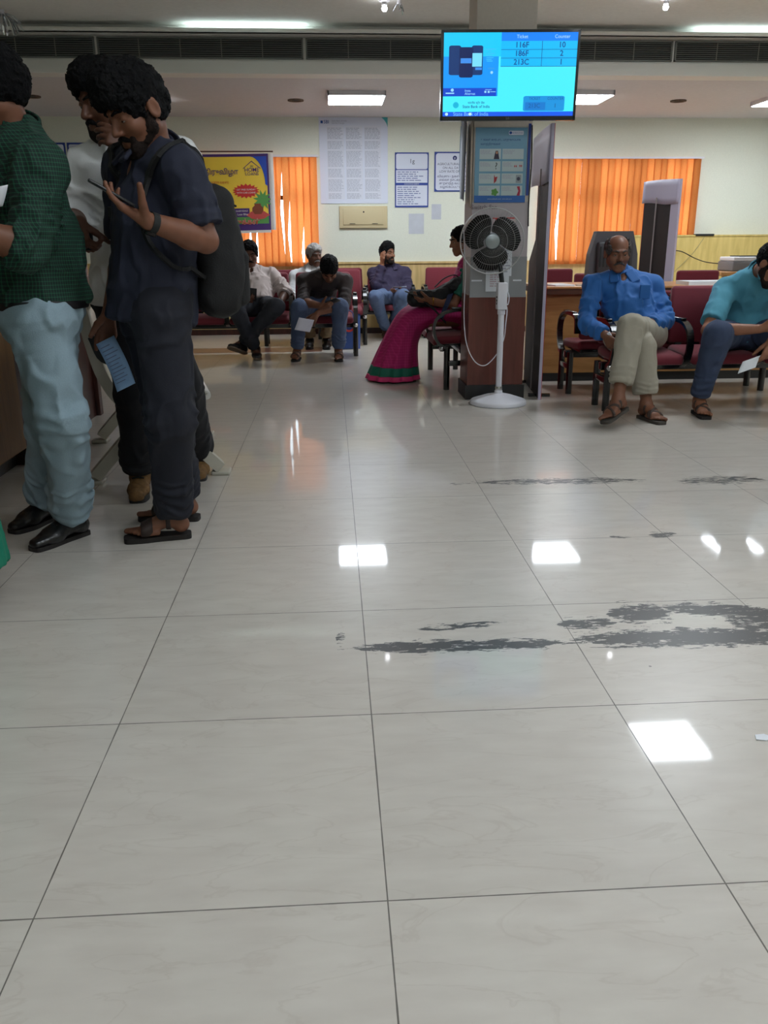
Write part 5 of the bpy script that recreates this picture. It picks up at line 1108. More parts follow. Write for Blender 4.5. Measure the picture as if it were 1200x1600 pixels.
    def watch(s, side, m, face, fr=.9):
        a = lerp(s.J['el'+side], s.J['wr'+side], fr); ax = unit(s.J['wr'+side]-s.J['el'+side]); o = MB().lathe([(.0305, -.011), (.0325, -.011), (.0325, .011), (.0305, .011)], a, ax, 24).build('wristwatch', m, s.root)
        H = [h for h in s.hands if h['side'] == side][0]; n = unit(-H['n']-ax*((-H['n'])@ax)); MB().lathe([(0, 0), (.021, 0), (.021, .009), (.018, .012), (0, .012)], a+n*.028, n, 24).build('watch_case', face, o); return o
def foot_on(Pn, side, heel, toe, h, up_knee=None):
    """set the ankle over a foot that stands from heel to toe on the floor"""
    f = unit((toe-heel)*A3(1, 1, 0)); return heel*A3(1, 1, 0)+f*.068+A3(0, 0, h), f
def handheld_phone(label, c, longd, n, m, size=(.072, .150, .009), glow=None):
    n = unit(n); d = np.array(longd, float); d = unit(d-n*(d@n)); w = np.cross(d, n); r = empty('phone', c, label, 'phone'); v = MB()
    R = np.stack([w, d, n], 1); b = MB().box((-size[0]/2, -size[1]/2, -size[2]/2), (size[0]/2, size[1]/2, size[2]/2), .006); b.v = [c+R@np.array(p) for p in b.v]; b.build('case', m, r)
    b = MB().box((-size[0]/2+.003, -size[1]/2+.008, size[2]/2), (size[0]/2-.003, size[1]/2-.008, size[2]/2+.0006)); b.v = [c+R@np.array(p) for p in b.v]; b.build('display', mat('phone_display', (10, 12, 16), .1, coat=.5), r); return r
def sheet(name, label, cat, p00, p10, p01, bend, m, n=10, lines=None):
    """bent rectangle of paper: p00 corner, p10 across, p01 along"""
    p00, p10, p01 = [np.array(q, float) for q in (p00, p10, p01)]; nn = unit(np.cross(p10-p00, p01-p00)); c = (p00+p10+p01+(p10+p01-p00))/4; r = empty(name, c, label, cat)
    f = lambda u, v, e=0.: p00+(p10-p00)*u+(p01-p00)*v+nn*(bend*math.sin(PI*v*.9)+e)
    b = MB(); b.grid(f, 4, n); o = b.build('page', m, r); sm = o.modifiers.new('thick', 'SOLIDIFY'); sm.thickness = .0012; sm.offset = 0
    if lines:
        b = MB()
        for e in (.0014, -.0014):
            for i in range(lines): v0 = .1+.8*i/lines; b.grid(lambda u, v: f(.1+u*(.5+.3*((i*7) % 5)/5), v0+.18*v/lines, e), 3, 1)
        b.build('print', M_ink2, r)
    return r

from mathutils.bvhtree import BVHTree
def drape(ob, pts, ctr0, ctr1, gap=.006):
    """lay points on a garment: shoot from outside towards the axis ctr0-ctr1"""
    off = Vector(parent_loc(ob)); me = ob.data; bv = BVHTree.FromPolygons([v.co+off for v in me.vertices], [tuple(p.vertices) for p in me.polygons]); out = []
    a = np.array(ctr0, float); ba = np.array(ctr1, float)-a
    for p in pts:
        t = np.clip(((p-a)@ba)/(ba@ba), 0, 1); c = a+ba*t; d = unit(p-c); h = bv.ray_cast(Vector(c+d*.5), Vector(-d), .5)
        out.append(np.array(h[0])+d*gap if h[0] is not None else p)
    return out
# ================================================================== the standing men
M_denimk = mat('navy_trousers', (22, 24, 36), .85, bump=.1, scale=300); M_navy = mat('navy_shirt', (30, 34, 52), .85, bump=.1, scale=300)
M_wshirt = mat('white_shirt', (222, 224, 224), .8, bump=.1, scale=250, var=.03); M_blk = mat('black_trousers', (20, 20, 26), .85, bump=.1, scale=300)
M_sandal = mat('sandal_brown', (48, 34, 30), .6); M_sandsole = mat('sandal_sole', (30, 25, 24), .7)
J = dict(pel=P(240, 482, 3.10), neck=P(243, 232, 3.10), head=P(214, 172, 3.02), shL=P(284, 268, 2.95), shR=P(197, 262, 3.27),
         elL=P(322, 376, 2.93), wrL=P(232, 346, 2.80), elR=P(196, 395, 3.34), wrR=P(172, 486, 3.26))
J['anL'], fL = foot_on(None, 'L', G(301, 838), G(188, 848), .102); J['anR'], fR = foot_on(None, 'R', G(314, 812), G(207, 812), .102)
J['knL'] = P(268, 655, 2.98); J['knR'] = P(262, 640, 3.17)
nv = Person('man in a dark navy shirt and black backpack, standing and looking at a phone', J, az(205), (-.66, -.60, -.46), .0048, M_skin, 1.0, .015, 1.06, lid=.0025)
ph_d = A3(-.84, -.25, .50); ph_n = A3(.46, .10, .88)
hL = nv.hand('L', ph_d, ph_n, ((.25, .25, .2), (.3, .3, .2), (.4, .4, .3), (.6, .5, .4)), (.35, .55, .75)); hR = nv.hand('R', (-.25, -.12, -.95), (.42, -.90, .0), ((.25, .3, .2), (.35, .4, .3), (.45, .5, .3), (.5, .5, .4)), (.75, .45, .45))
nv.foot('L', fL, kind='sandal', h=.102); nv.foot('R', fR, kind='sandal', h=.102)
nv.body(); nv.brows(); nv.hair(t=.008, top=.034, line=.045, fwd=.045, nape=-.05); nv.beard(t=.003); nv.moustache()
sh = sh_nv = nv.shirt(M_navy, hem=nv.J['pel']-A3(0, 0, .04)+nv.f*.01, vneck=.13, hemr=(.172, .145), wr=.010, loose=.012, seed=3); nv.placket(M_gdark, sh, 4)
nv.trousers(M_denimk, (.098, .078, .070), .97, seed=4, wr=.011, folds=(4, .016)); nv.shoes('slide', M_sandal, M_sandsole); nv.watch('L', M_gdark, mat('watch_face', (30, 26, 28), .3, metal=.5), .93)
handheld_phone('dark phone held up in the left hand of the man with the backpack', hL['palm']+hL['d']*.075+hL['n']*.004, hL['d']+hL['n']*.05, hL['n'], mat('phone_black', (18, 19, 24), .3))
pc = hR['palm']+hR['d']*.055
sheet('paper_slip', 'blue printed bank slip hanging from the hand of the man with the backpack', 'paper', P(150, 538, 3.18), P(178, 524, 3.18), P(182, 612, 3.10), .022, mat('slip_blue', (150, 186, 226), .7), 12, 11)
# backpack
M_bag2 = mat('backpack_black', (20, 20, 22), .8, bump=.25, scale=200); bk = -nv.f; bl = nv.l; bu = A3(0, 0, 1)
bc = P(331, 392, 3.20); r = empty('backpack', bc, 'black backpack on the back of the man in the navy shirt', 'backpack')
v = Vol(.006); v.box(bc, [bl, bk, bu], (.125, .070, .220), .06, .02); v.ell(bc+bk*.03-bu*.05, [bl, bk, bu], (.115, .085, .18), .05); v.wrinkle(.006, .1, True, 6); v.build('main_body', M_bag2, r)
v = Vol(.006); v.box(bc+bk*.075-bu*.09, [bl, bk, bu], (.100, .040, .105), .04, .02); v.wrinkle(.004, .08, True, 2); v.build('front_pocket', M_bag2, r)
MB().bar(spline([bc+bu*.20+bl*.05-bk*.04, bc+bu*.27+bl*.03-bk*.03, bc+bu*.27-bl*.03-bk*.03, bc+bu*.20-bl*.05-bk*.04], 5), .035, .014, bk).build('top_handle', M_bag2, r)
MB().tube([bc+bu*(.17-.02*abs(q))+bl*q*.10+bk*(.066) for q in np.linspace(-1, 1, 9)], .004, 6).build('zip', M_gdark, r)
for S, a in (('L', 1), ('R', -1)):
    q = nv.J['sh'+S]-bl*a*.045; pts = [q+bk*.10-bu*.02, q+bk*.05+bu*.07, q+bu*.083, q+nv.f*.07+bu*.035, q+nv.f*.118-bu*.06, q+nv.f*.13-bu*.15, q+nv.f*.11-bu*.23, q+nv.f*.06-bu*.29+bl*a*.05, q-bu*.31+bl*a*.07, q+bk*.06-bu*.31+bl*a*.06]
    pts = [bc+bu*.15+bl*a*.06-bk*.05]+drape(sh_nv, spline(pts, 5), nv.J['pel'], nv.J['neck']-nv.u*.06, .008)+[bc-bu*.10+bl*a*.05-bk*.04]
    MB().bar(pts, .062, .012, bl).build('shoulder_strap', M_bag2, r)
    pb = np.array(pts[26]); MB().box(pb-A3(.018, .018, .02), pb+A3(.018, .012, .02), .004).build('strap_buckle', M_gdark, r)

# white-shirted man behind
J = dict(pel=P(212, 462, 3.68), neck=P(205, 226, 3.66), head=P(166, 158, 3.52), shR=P(140, 258, 3.60), shL=P(283, 250, 3.66), elR=P(112, 345, 3.60), wrR=P(124, 348, 3.38), elL=P(268, 345, 3.46), wrL=P(208, 236, 3.37))
J['anR'], fR = foot_on(None, 'R', G(224, 762), G(209, 799), .095); J['anL'], fL = foot_on(None, 'L', G(314, 732), G(310, 762), .095)
J['knR'] = P(214, 610, 3.58); J['knL'] = P(284, 600, 3.70)
wm = Person('man in a white shirt and dark trousers, hand on chin, behind the backpack wearer', J, (-.30, -.95, 0), (-.66, -.70, -.28), .0055, M_skind, 1.04, .02, 1.08)
wm.hand('R', (.25, -.35, -.88), (.6, .5, -.1), (1.1, 1.1, .7), (.6, .2, .7)); wm.hand('L', (-.80, -.20, .55), (-.3, .5, -.15), ((.3, .4, .3), (.45, .5, .3), (.6, .6, .4), (.7, .6, .4)), (.3, -.1, .9))
wm.foot('L', fL, kind='boot', h=.095); wm.foot('R', fR, kind='boot', h=.095)
wm.body(); wm.brows(); wm.hair(t=.012, top=.02, fwd=.04); wm.beard(t=.004); wm.moustache()
sh = wm.shirt(M_wshirt, hem=P(212, 476, 3.66), sleeve=('long', 'rolled'), hemr=(.182, .145), loose=.012, wr=.013, seed=5, vneck=.05); wm.placket(M_paper, sh, 5)
wm.trousers(M_blk, (.098, .080, .076), .93, seed=6, folds=(3, .016)); wm.shoes('boot', mat('boot_tan', (112, 82, 46), .8, bump=.2, scale=60, var=.25), mat('boot_sole', (44, 42, 42), .8))
tag(MB().box(wm.hands[0]['palm']-A3(.018, .02, .05), wm.hands[0]['palm']+A3(.018, .02, .02), .008).build('key_pouch', M_gdark), 'small dark pouch in the lowered hand of the man in white', 'pouch')

# man in green checks at the left edge
M_green_s = checks('green_check_cloth', (14, 36, 32), (32, 96, 70), .0125); M_jeansl = mat('pale_jeans', (142, 164, 176), .85, bump=.12, scale=260, var=.05)
J = dict(pel=P(66, 492, 2.98), neck=P(24, 205, 2.99), head=P(-14, 142, 2.95), shL=P(62, 262, 2.84), shR=P(20, 250, 3.16), elL=P(46, 392, 2.72), wrL=P(-50, 352, 2.62), elR=P(-20, 390, 3.2), wrR=P(-95, 350, 3.0))
J['anL'], fL = foot_on(None, 'L', G(138, 832), G(46, 864), .088); J['anR'], fR = foot_on(None, 'R', G(96, 806), G(8, 838), .088)
J['knL'] = P(98, 652, 2.90); J['knR'] = P(78, 642, 3.06)
gm = Person('man in a green checked shirt and pale jeans at the left edge', J, az(188), (-.92, -.15, -.30), .005, M_skin, 1.08, .03, 1.06)
gm.hand('L', (-.9, -.1, .35), (.0, .4, -.9), (.6, .6, .4)); gm.hand('R', (-.9, -.1, .3), (.0, -.4, -.9), (.6, .6, .4)); gm.foot('L', fL, kind='shoe', h=.088); gm.foot('R', fR, kind='shoe', h=.088)
gm.body(); gm.brows(); gm.hair(t=.012, top=.015); gm.beard(t=.003)
gm.shirt(M_green_s, hem=lerp(gm.J['pel'], gm.J['mid'], .16), sleeve=('rolled', 'rolled'), hemr=(.168, .142), wr=.013, loose=.014, seed=8)
gm.trousers(M_jeansl, (.100, .076, .066), .97, seed=9, wr=.013, folds=(5, .020), waist=.035); gm.belt(mat('belt_black', (22, 20, 24), .5), at=.035); gm.shoes('shoe', mat('shoe_black', (17, 16, 18), .35, coat=.3), mat('shoe_sole', (34, 30, 30), .6))
hp = gm.hands[0]; sheet('paper_slip', 'white slip of paper in the hands of the man in green', 'paper', P(-34, 330, 2.66), P(4, 322, 2.70), P(-26, 296, 2.66), .004, M_paper)
# person in green at the very edge
M_gcl = mat('green_cloth', (0, 118, 92), .8, bump=.1, scale=200); c = G(-62, 862); c = A3(-1.20, 2.36, 0)
J = dict(pel=c+A3(0, 0, .86), neck=c+A3(0, 0, 1.32), head=c+A3(-.02, 0, 1.46), elL=c+A3(-.02, -.20, 1.02), elR=c+A3(-.0, .15, 1.02), wrL=c+A3(-.18, -.14, .95), wrR=c+A3(-.18, .06, .92), knL=c+A3(0, -.09, .47), knR=c+A3(0, .09, .47), anL=c+A3(0.04, -.09, .09), anR=c+A3(0, .09, .09))
gw = Person('person in green clothes almost wholly cut off by the left edge', J, az(180), (-1, 0, -.1), .008, M_skin, .82, 0., .95)
gw.hand('L', (-1, 0, 0), (0, .4, -.9)); gw.hand('R', (-1, 0, 0), (0, -.4, -.9)); gw.foot('L', (-1, 0, 0), kind='sandal', h=.09); gw.foot('R', (-1, 0, 0), kind='sandal', h=.09)
gw.body(); gw.hair(t=.015, nape=-.09); gw.shirt(M_gcl, hem=c+A3(0, 0, .62), collar=False, hemr=(.2, .17))
v = Vol(.008); v.ecap(c+A3(0, 0, .95), c+A3(.0, 0, .17), (0, 1, 0), (.15, .12), (.20, .205), .02, flat=True); v.wrinkle(.014, .09, True, 4, (1, 1, 6)); v.build('long_skirt', M_gcl, gw.root); gw.shoes('sandal', M_sandal, M_sandsole)
# ================================================================== the seated people
def foot_px(px, toe, y, h=.10, L=.26):     # ankle above a foot whose ball shows at (px, y), toe direction toe
    c = G(px, y); f = unit(toe); return c-f*.10+A3(0, 0, h), f
M_blueS = mat('blue_shirt', (30, 94, 164), .75, bump=.1, scale=250, sheen=.1); M_khaki = mat('grey_khaki', (158, 152, 138), .85, bump=.1, scale=250, var=.04)
M_tealS = mat('teal_polo', (78, 146, 168), .85, bump=.15, scale=400); M_jean = mat('blue_jeans', (52, 64, 90), .9, bump=.15, scale=260, var=.12); M_jeand = mat('dark_jeans', (34, 40, 58), .9, bump=.12, scale=260, var=.1)
M_sandg = mat('sandal_strap', (62, 46, 38), .6)
# man in the blue shirt
J = dict(pel=PZ(992, 5.62, .50), neck=P(968, 428, 5.74), head=P(965, 396, 5.68), shR=P(927, 446, 5.70), shL=P(1020, 446, 5.72), elR=P(915, 506, 5.58), wrR=P(944, 522, 5.40), elL=P(1042, 500, 5.62), wrL=P(1016, 505, 5.42),
         hpR=PZ(968, 5.56, .49), hpL=PZ(1018, 5.58, .50), knR=PZ(1004, 5.18, .47), knL=PZ(986, 5.10, .60))
J['mid'] = lerp(J['pel'], J['neck'], .45)+A3(0, -.02, 0)
J['anR'], fR = foot_px(1022, (.25, -1, 0), 660, .10); J['anL'] = P(966, 622, 4.98)
bm_ = Person('balding man in a bright blue shirt, seated with crossed legs at the right', J, (-.12, -1, 0), (-.10, -1, -.10), .0058, M_skin, .95, .01, 1.0, hips=(-.05, -1, 0))
bm_.hand('R', (.35, -.5, -.5), (.5, .3, -.2), ((.9, .9, .5),)*4, (.5, .5, .6)); bm_.hand('L', (-.75, -.5, -.1), (-.2, .5, -.6), (.7, .8, .5), (.5, .5, .5))
bm_.foot('R', fR, kind='sandal', h=.10); bm_.foot('L', (-.72, -.62, -.22), (-.25, -.05, 1), kind='sandal', h=.10)
bm_.body(); bm_.brows(M_hairs); bm_.hair(M_hairs, .009, bald=True); bm_.moustache(M_hairs)
sh = bm_.shirt(M_blueS, hem=J['pel']+A3(0, -.01, -.03), sleeve=('long', 'long'), hemr=(.19, .15), wr=.014, loose=.012, seed=11, vneck=.03); bm_.placket(M_white, sh, 5)
v = MB().box(bm_.J['mid']+bm_.l*.07+bm_.f*.118+A3(-.035, -.006, .06), bm_.J['mid']+bm_.l*.07+bm_.f*.118+A3(.035, .01, .15), .004).build('pocket', M_blueS, sh)
bm_.trousers(M_khaki, (.090, .070, .068), .80, seed=12, folds=(3, .010), hemr=.074, wr=.010); bm_.shoes('sandal', M_sandg, mat('sandal_sole_grey', (66, 60, 54), .7))
h = bm_.hands[0]; r = empty('paper_roll', h['palm'], 'small white rolled paper in the hand of the man in blue', 'paper'); MB().tube([h['palm']+A3(-.02, .0, .05), h['palm']+A3(.045, -.03, -.055)], .013, 12).build('roll', M_paper, r)
# man in the teal polo
J = dict(pel=PZ(1160, 5.62, .50), neck=P(1188, 424, 5.38), head=P(1207, 412, 5.26), shR=P(1134, 452, 5.48), shL=P(1232, 452, 5.42), elR=P(1106, 516, 5.26), wrR=P(1186, 514, 5.10), elL=P(1244, 522, 5.24), wrL=P(1206, 532, 5.08),
         hpR=PZ(1140, 5.56, .49), hpL=PZ(1182, 5.56, .49), knR=PZ(1122, 5.12, .54), knL=PZ(1236, 5.12, .54))
J['mid'] = lerp(J['pel'], J['neck'], .5)+A3(-.02, .09, .03)
J['anR'], fR = foot_px(1097, (-.12, -1, 0), 652, .10); J['anL'], fL = foot_px(1232, (.2, -1, 0), 652, .10)
tm = Person('man in a teal polo shirt leaning forward, cut by the right edge', J, (.22, -.97, 0), (.42, -.62, -.66), .0058, M_skinl, 1.0, .04, 1.06, hips=(0, -1, 0), lid=.003)
tm.hand('R', (.95, -.25, .1), (.2, .5, .8), (.5, .6, .4)); tm.hand('L', (-.30, -.25, -.92), (-.2, .8, -.2), ((.4, .4, .3), (.6, .5, .3), (.9, .8, .5), (.9, .8, .5)), (.7, .3, .6)); tm.foot('R', fR, kind='sandal', h=.10); tm.foot('L', fL, kind='sandal', h=.10)
tm.body(); tm.brows(); tm.hair(t=.009, top=.008); tm.beard(t=.004); tm.moustache()
tm.shirt(M_tealS, hem=J['pel']+A3(0, .01, -.02), hemr=(.185, .15), wr=.007, loose=.012, seed=14, vneck=.03)
tm.trousers(M_jean, (.096, .078, .062), .92, seed=15, folds=(4, .010)); tm.shoes('sandal', M_sandg, M_sandsole)
h = tm.hands[1]; fp = h['fing'][0][2]; sheet('paper_slip', 'white paper hanging from the fingers of the man in teal', 'paper', fp+A3(-.10, .0, -.01), fp+A3(.005, -.01, .03), fp+A3(-.125, -.005, -.085), .006, M_paper)
# man in the pale shirt, left seat row
M_paleS = mat('pale_pink_shirt', (190, 176, 172), .8, bump=.1, scale=250); M_greyT = mat('charcoal_trousers', (42, 44, 52), .85, bump=.1, scale=250)
J = dict(pel=PZ(400, 8.66, .52), neck=P(393, 421, 8.80), head=P(390, 397, 8.74), shR=P(363, 434, 8.78), shL=P(424, 431, 8.80), elR=P(352, 466, 8.66), wrR=P(380, 470, 8.42), elL=P(447, 456, 8.70), wrL=P(437, 474, 8.50),
         hpR=PZ(386, 8.60, .51), hpL=PZ(414, 8.60, .51), knR=PZ(366, 8.20, .53), knL=PZ(432, 8.20, .53))
J['anR'] = A3(*G(396, 562)[:2], .10)+A3(.02, .1, 0); J['anL'] = A3(*G(384, 560)[:2], .12)+A3(-.03, .02, .03)
pm = Person('heavy man in a pale shirt sitting with a phone on the left seat row', J, (.02, -1, 0), (.08, -.96, -.22), .0068, M_skind, 1.08, .05, 1.0, hips=(0, -1, 0), lid=.003)
pm.hand('R', (.75, -.5, .1), (.1, .6, .8), (.5, .6, .4)); pm.hand('L', (-.3, -.6, -.5), (.0, .2, -1), (.25, .3, .2)); pm.foot('R', (.15, -.98, .05), kind='shoe', h=.10); pm.foot('L', (-.55, -.70, .35), (.1, .5, .9), kind='shoe', h=.10)
pm.body(); pm.brows(); pm.hair(t=.008, top=.014, line=.062); pm.moustache()
sh = pm.shirt(M_paleS, hem=J['pel']+A3(0, -.02, .0), sleeve=('rolled', 'rolled'), hemr=(.175, .145), wr=.012, loose=.01, seed=16, vneck=.05); pm.placket(M_paper, sh, 5)
pm.trousers(M_greyT, (.094, .074, .060), .93, seed=17); pm.shoes('shoe', mat('shoe_black', (17, 16, 18), .35), mat('shoe_sole_tan', (120, 104, 86), .7)); pm.watch('L', M_chrome, M_chrome, .92)
h = pm.hands[0]; handheld_phone('black phone held by the heavy man in the pale shirt', h['palm']+h['d']*.055+A3(.01, -.01, .035), (.1, .2, 1), (0, .9, .35), mat('phone_black', (18, 19, 24), .3), (.068, .135, .010))
# man bent over his phone, jeans
M_brownS = mat('grey_brown_shirt', (58, 50, 50), .85, bump=.12, scale=250, var=.08); M_jeanb = mat('washed_jeans', (76, 90, 120), .9, bump=.15, scale=260, var=.18)
J = dict(pel=PZ(496, 8.66, .51), neck=P(509, 428, 8.40), head=P(514, 420, 8.24), shR=P(476, 440, 8.46), shL=P(540, 440, 8.46), elR=P(473, 472, 8.26), wrR=P(501, 478, 8.08), elL=P(538, 476, 8.28), wrL=P(497, 489, 8.10),
         hpR=PZ(482, 8.60, .50), hpL=PZ(512, 8.60, .50), knR=PZ(468, 8.18, .52), knL=PZ(532, 8.18, .52))
J['mid'] = lerp(J['pel'], J['neck'], .5)+A3(0, .10, .04)
J['anR'], fR = foot_px(462, (-.15, -1, 0), 564, .10); J['anL'], fL = foot_px(530, (0.05, -1, 0), 564, .10)
jm = Person('man in a dark shirt and washed jeans bent over his phone', J, (.02, -1, 0), (.02, -.55, -.83), .0068, M_skin, 1.0, .0, 1.02, hips=(0, -1, 0), lid=.003)
jm.hand('R', (.80, -.35, .1), (.0, .5, .8), (.6, .6, .4)); jm.hand('L', (-.6, -.25, -.75), (.2, .6, -.3), (.5, .6, .4)); jm.foot('R', fR, kind='sandal', h=.10); jm.foot('L', fL, kind='sandal', h=.10)
jm.body(); jm.brows(); jm.hair(t=.010, top=.016, line=.06)
jm.shirt(M_brownS, hem=J['pel']+A3(0, .02, .0), sleeve=('half', 'half'), hemr=(.178, .14), wr=.008, loose=.01, seed=18, cuffs=False)
jm.trousers(M_jeanb, (.092, .074, .060), .93, seed=19, folds=(4, .010)); jm.shoes('sandal', M_sandg, M_sandsole)
h = jm.hands[0]; handheld_phone('black phone held by the man bent over in washed jeans', h['palm']+h['d']*.07+A3(0, -.01, .015), (.5, -.3, .3), (0, .5, .85), mat('phone_black', (18, 19, 24), .3), (.070, .14, .010))
h = jm.hands[1]; c = h['fing'][1][2]; sheet('paper_slip', 'white paper hanging from the hand of the man in washed jeans', 'paper', P(467, 496, 8.06), P(491, 500, 8.05), P(460, 515, 8.02), .012, mat('paper_lilac', (206, 206, 220), .7))
# grey haired man in the row behind
M_whiteS2 = mat('bright_white_shirt', (222, 224, 226), .8, bump=.1, scale=250); M_khakid = mat('khaki_trousers', (142, 122, 92), .85, bump=.1, scale=250)
J = dict(pel=PZ(493, 9.68, .51), neck=P(489, 418, 9.80), head=P(491, 399, 9.74), shR=P(462, 432, 9.80), shL=P(516, 432, 9.80), elR=P(455, 464, 9.70), wrR=P(474, 474, 9.46), elL=P(524, 464, 9.70), wrL=P(506, 474, 9.46),
         hpR=PZ(482, 9.62, .50), hpL=PZ(504, 9.62, .50), knR=PZ(480, 9.28, .52), knL=PZ(514, 9.28, .52))
J['anR'] = A3(*G(484, 545)[:2], .09)+A3(0, .08, 0); J['anL'] = A3(*G(510, 545)[:2], .09)+A3(0, .08, 0)
om = Person('grey haired man in a white shirt sitting behind the bent over man', J, (.1, -1, 0), (.45, -.88, -.05), .0078, M_skind, .95, .02, 1.0, hips=(0, -1, 0))
om.hand('R', (.5, -.7, -.1), (0, 0, -1), (.3, .3, .2)); om.hand('L', (-.5, -.7, -.1), (0, 0, -1), (.3, .3, .2)); om.foot('R', (-.05, -1, 0), kind='shoe', h=.09); om.foot('L', (.05, -1, 0), kind='shoe', h=.09)
om.body(); om.brows(M_hairg); om.hair(M_hairg, .008, top=.006, line=.062); om.moustache(M_hairg)
om.shirt(M_whiteS2, hem=J['pel'], sleeve=('long', 'long'), hemr=(.172, .14), loose=.01, seed=20); om.trousers(M_khakid, (.090, .072, .062), .92, seed=21); om.shoes('shoe', mat('shoe_black', (17, 16, 18), .35), mat('shoe_sole', (34, 30, 30), .6))
# man on the phone by the back wall
M_purpS = mat('purple_navy_shirt', (46, 38, 66), .8, bump=.1, scale=250); M_jeanw = mat('faded_jeans', (86, 104, 136), .9, bump=.15, scale=260, var=.2)
J = dict(pel=PZ(608, 10.30, .50), neck=P(607, 415, 10.42), head=P(605, 396, 10.36), shR=P(584, 428, 10.40), shL=P(633, 427, 10.42), elR=P(588, 448, 10.22), wrR=P(597, 414, 10.27), elL=P(638, 451, 10.30), wrL=P(624, 456, 10.08),
         hpR=PZ(598, 10.24, .49), hpL=PZ(618, 10.24, .49), knR=PZ(586, 9.88, .51), knL=PZ(630, 9.90, .52))
J['anR'] = A3(*G(604, 528)[:2], .095)+A3(.0, .10, 0); J['anL'] = A3(*G(611, 526)[:2], .10)+A3(.02, .16, 0)
cm = Person('bearded man in a dark purple shirt talking on a phone by the back wall', J, (.05, -1, 0), (.60, -.80, .02), .0078, M_skinl, 1.0, .01, 1.0, hips=(0, -1, 0))
cm.hand('R', (.05, -.25, .95), (.75, .5, .1), (.25, .3, .25)); cm.hand('L', (-.6, -.7, .05), (0, .1, 1), (.3, .3, .2)); cm.foot('R', (-.1, -1, 0), kind='shoe', h=.095); cm.foot('L', (.1, -1, 0), kind='shoe', h=.10)
cm.body(); cm.brows(); cm.hair(t=.007, top=.020, line=.066); cm.beard(); cm.moustache()
sh = cm.shirt(M_purpS, hem=J['pel']+A3(0, -.01, -.01), sleeve=('long', 'long'), hemr=(.178, .14), loose=.008, seed=22); cm.placket(M_paper, sh, 5)
cm.trousers(M_jeanw, (.092, .072, .060), .92, seed=23); cm.shoes('shoe', mat('shoe_brown', (70, 46, 38), .5), M_sandsole)
h = cm.hands[0]; handheld_phone('dark phone at the ear of the man by the back wall', h['palm']+h['n']*.012+h['d']*.02, h['d'], h['n'], mat('phone_black', (18, 19, 24), .3), (.066, .135, .010))
h = cm.hands[1]; sheet('paper_slip', 'folded white paper in the lap hand of the man by the back wall', 'paper', h['palm']+A3(-.04, .06, .035), h['palm']+A3(.12, .05, .045), h['palm']+A3(-.05, -.06, .045), .012, M_paper)
# woman in the pink sari
def saric(name, line):
    return checks(name, (168, 16, 92), line, .022, .7)
M_sari = saric('sari_magenta', (196, 40, 120)); M_sgreen = mat('sari_green_border', (8, 104, 84), .6); M_spink = mat('sari_pink_hem', (206, 46, 110), .6)
J = dict(pel=A3(1.10, 6.96, .52), neck=A3(1.15, 6.98, .98), head=A3(1.055, 6.97, 1.115), elL=P(708, 476, 6.76), wrL=P(672, 470, 6.72), elR=A3(1.02, 7.20, .68), wrR=A3(.78, 7.06, .70), knL=A3(.66, 6.86, .50), knR=A3(.66, 7.06, .50), anL=A3(.62, 6.88, .09), anR=A3(.60, 7.04, .09))
wo = Person('woman in a pink sari with a green border, seated half behind the pillar', J, (-1, -.05, 0), (-.97, -.2, -.2), .0068, M_skinl, .86, .01, .95)
wo.hand('L', (-.95, -.1, .1), (.1, .3, .9), (.5, .6, .4)); wo.hand('R', (-.9, -.3, -.1), (0, 0, -1), (.4, .4, .3)); wo.foot('L', (-1, 0, 0), kind='sandal', h=.09); wo.foot('R', (-1, 0, 0), kind='sandal', h=.09)
wo.body(); wo.brows(); wo.hair(t=.008, nape=-.10, line=.06); wo.shoes('sandal', M_sandg, M_sandsole)
v = Vol(.006); v.ell(wo.H(0, -.105, -.015), wo.hax(), (.035, .035, .04), .01); v.wrinkle(.004, .02, True, 3); v.build('hair_bun', M_hair, wo.root)
wo.shirt(mat('blouse_green', (18, 96, 80), .7), hem=J['pel']+A3(0, 0, .08), collar=False, hemr=(.16, .13), seed=25)
v = Vol(.0068); u_, f_ = wo.u, wo.f; n_ = J['neck']
v.ecap(J['pel'], lerp(J['pel'], n_, .5), wo.l, (.165, .145), (.165, .150), .03); v.ecap(lerp(J['pel'], n_, .5), n_-u_*.08, wo.l, (.165, .15), (.13, .11), .03); v.cap(wo.J['shL'], n_-u_*.02, .074, .07, .02); v.half(n_-u_*.04-wo.l*.02, wo.l+f_*.1+u_*-.5, .01) if False else None
v.cap(n_-u_*.03, n_+u_*.1, .066, .07, .006, 's'); v.wrinkle(.008, .07, True, 3); pal = v.build('draped_end', M_sari, wo.root)
pts = [wo.J['shL']+u_*.06-f_*.05, wo.J['shL']+u_*.10, wo.J['shL']+f_*.09+u_*.0, wo.J['shL']+f_*.14-u_*.13-wo.l*.03, J['pel']+f_*.16+u_*.18-wo.l*.02, J['pel']+f_*.18+u_*.06-wo.l*.06]
pts = drape(pal, spline(pts, 5), J['pel'], n_-u_*.06, .004); MB().bar(pts, .06, .006, wo.l).build('border', M_sgreen, wo.root)
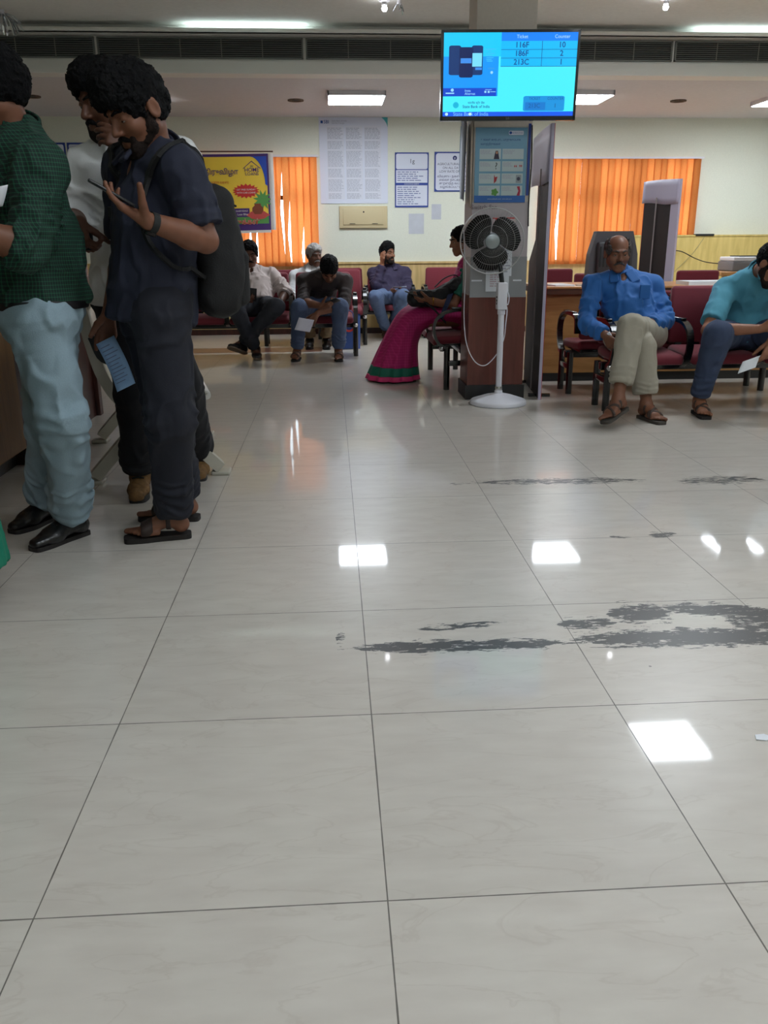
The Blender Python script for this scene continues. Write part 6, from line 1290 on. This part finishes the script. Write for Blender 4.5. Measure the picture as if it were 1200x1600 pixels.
# skirt: rings from the lap to the flared hem
cs = [(A3(1.20, 6.96, .50), .14, .20), (A3(1.0, 6.96, .55), .105, .20), (A3(.80, 6.96, .545), .105, .195), (A3(.66, 6.96, .49), .125, .195), (A3(.585, 6.96, .37), .135, .20), (A3(.545, 6.97, .25), .16, .215), (A3(.52, 6.98, .14), .19, .23), (A3(.50, 6.99, .015), .225, .25)]
cc = spline([c for c, a, b in cs], 8); ra = spline([(a, b, 0) for c, a, b in cs], 8); N_ = len(cc)
def skirt(u, v):
    i = v*(N_-1); k = min(int(i), N_-2); t = i-k; c = lerp(cc[k], cc[k+1], t); r_ = lerp(ra[k], ra[k+1], t); tg = unit(cc[min(k+1, N_-1)]-cc[max(k-1, 0)]); blend = min(1, max(0, (v-.55)/.35)); tg = unit(lerp(tg, A3(0, 0, -1), blend))
    s1 = A3(0, 1, 0); s2 = unit(np.cross(tg, s1)); a = 2*PI*u; fold = 1+(.012+.07*max(0, v-.45))*math.sin(11*a+5*v)+.03*max(0, v-.45)*math.sin(23*a+2)
    return c+s1*math.cos(a)*r_[1]*fold+s2*math.sin(a)*r_[0]*fold
def part_skirt(name, v0, v1, m, nv_, out=0.):
    b = MB(); b.grid(lambda u, v: skirt(u, v0+(v1-v0)*v), 96, nv_); o = b.build(name, m, wo.root); sm = o.modifiers.new('thick', 'SOLIDIFY'); sm.thickness = .004; return o
part_skirt('skirt', 0, .875, M_sari, 40); part_skirt('green_border', .875, .955, M_sgreen, 6); part_skirt('pink_hem', .955, 1., M_spink, 4)
MB().tube([J['wrL']+(J['elL']-J['wrL'])*.12+A3(0, math.cos(t)*.033, math.sin(t)*.033) for t in np.linspace(0, 6.28, 24)], .004, 8).build('bangle', mat('gold', (212, 160, 60), .25, metal=1.), wo.root)
h = wo.hands[0]; handheld_phone('black phone in the hands of the woman in the pink sari', h['palm']+h['d']*.08+A3(0, 0, .02), (-.85, 0, .35), (.35, 0, .9), mat('phone_black', (18, 19, 24), .3))
# handbag on her lap
M_hb = mat('handbag_black', (20, 20, 24), .75, bump=.2, scale=150); hc = P(668, 492, 6.84)*1.; hc = A3(.80, 6.80, .66)
r = empty('handbag', hc, 'black handbag with a blue strap on the lap of the woman in pink', 'bag')
v = Vol(.006); v.box(hc+A3(-.04, 0, .015), [A3(1, 0, 0), A3(0, 1, 0), A3(0, 0, 1)], (.15, .07, .06), .05, .02); v.ell(hc+A3(.12, 0, .07), [A3(.8, 0, .6), A3(0, 1, 0), A3(-.6, 0, .8)], (.16, .07, .055), .05); v.wrinkle(.010, .06, True, 9); v.build('body', M_hb, r)
MB().bar(spline([hc+A3(-.10, -.075, .02), hc+A3(.0, -.15, -.06), hc+A3(.06, -.19, -.13), hc+A3(.09, -.19, -.16)], 6), .03, .006, (0, 1, .5)).build('strap', M_hb, r)
MB().bar(spline([hc+A3(.14, -.072, .05), hc+A3(.10, -.14, -.03), hc+A3(.05, -.19, -.13)], 6), .045, .006, (1, 0, .3)).build('blue_strap', mat('strap_blue', (36, 48, 82), .8), r)
MB().bar(spline([hc+A3(.02, 0, .10), hc+A3(.10, -.01, .17), hc+A3(.19, 0, .19), hc+A3(.24, 0, .12)], 6), .025, .008, (0, 1, 0)).build('handle', M_hb, r)
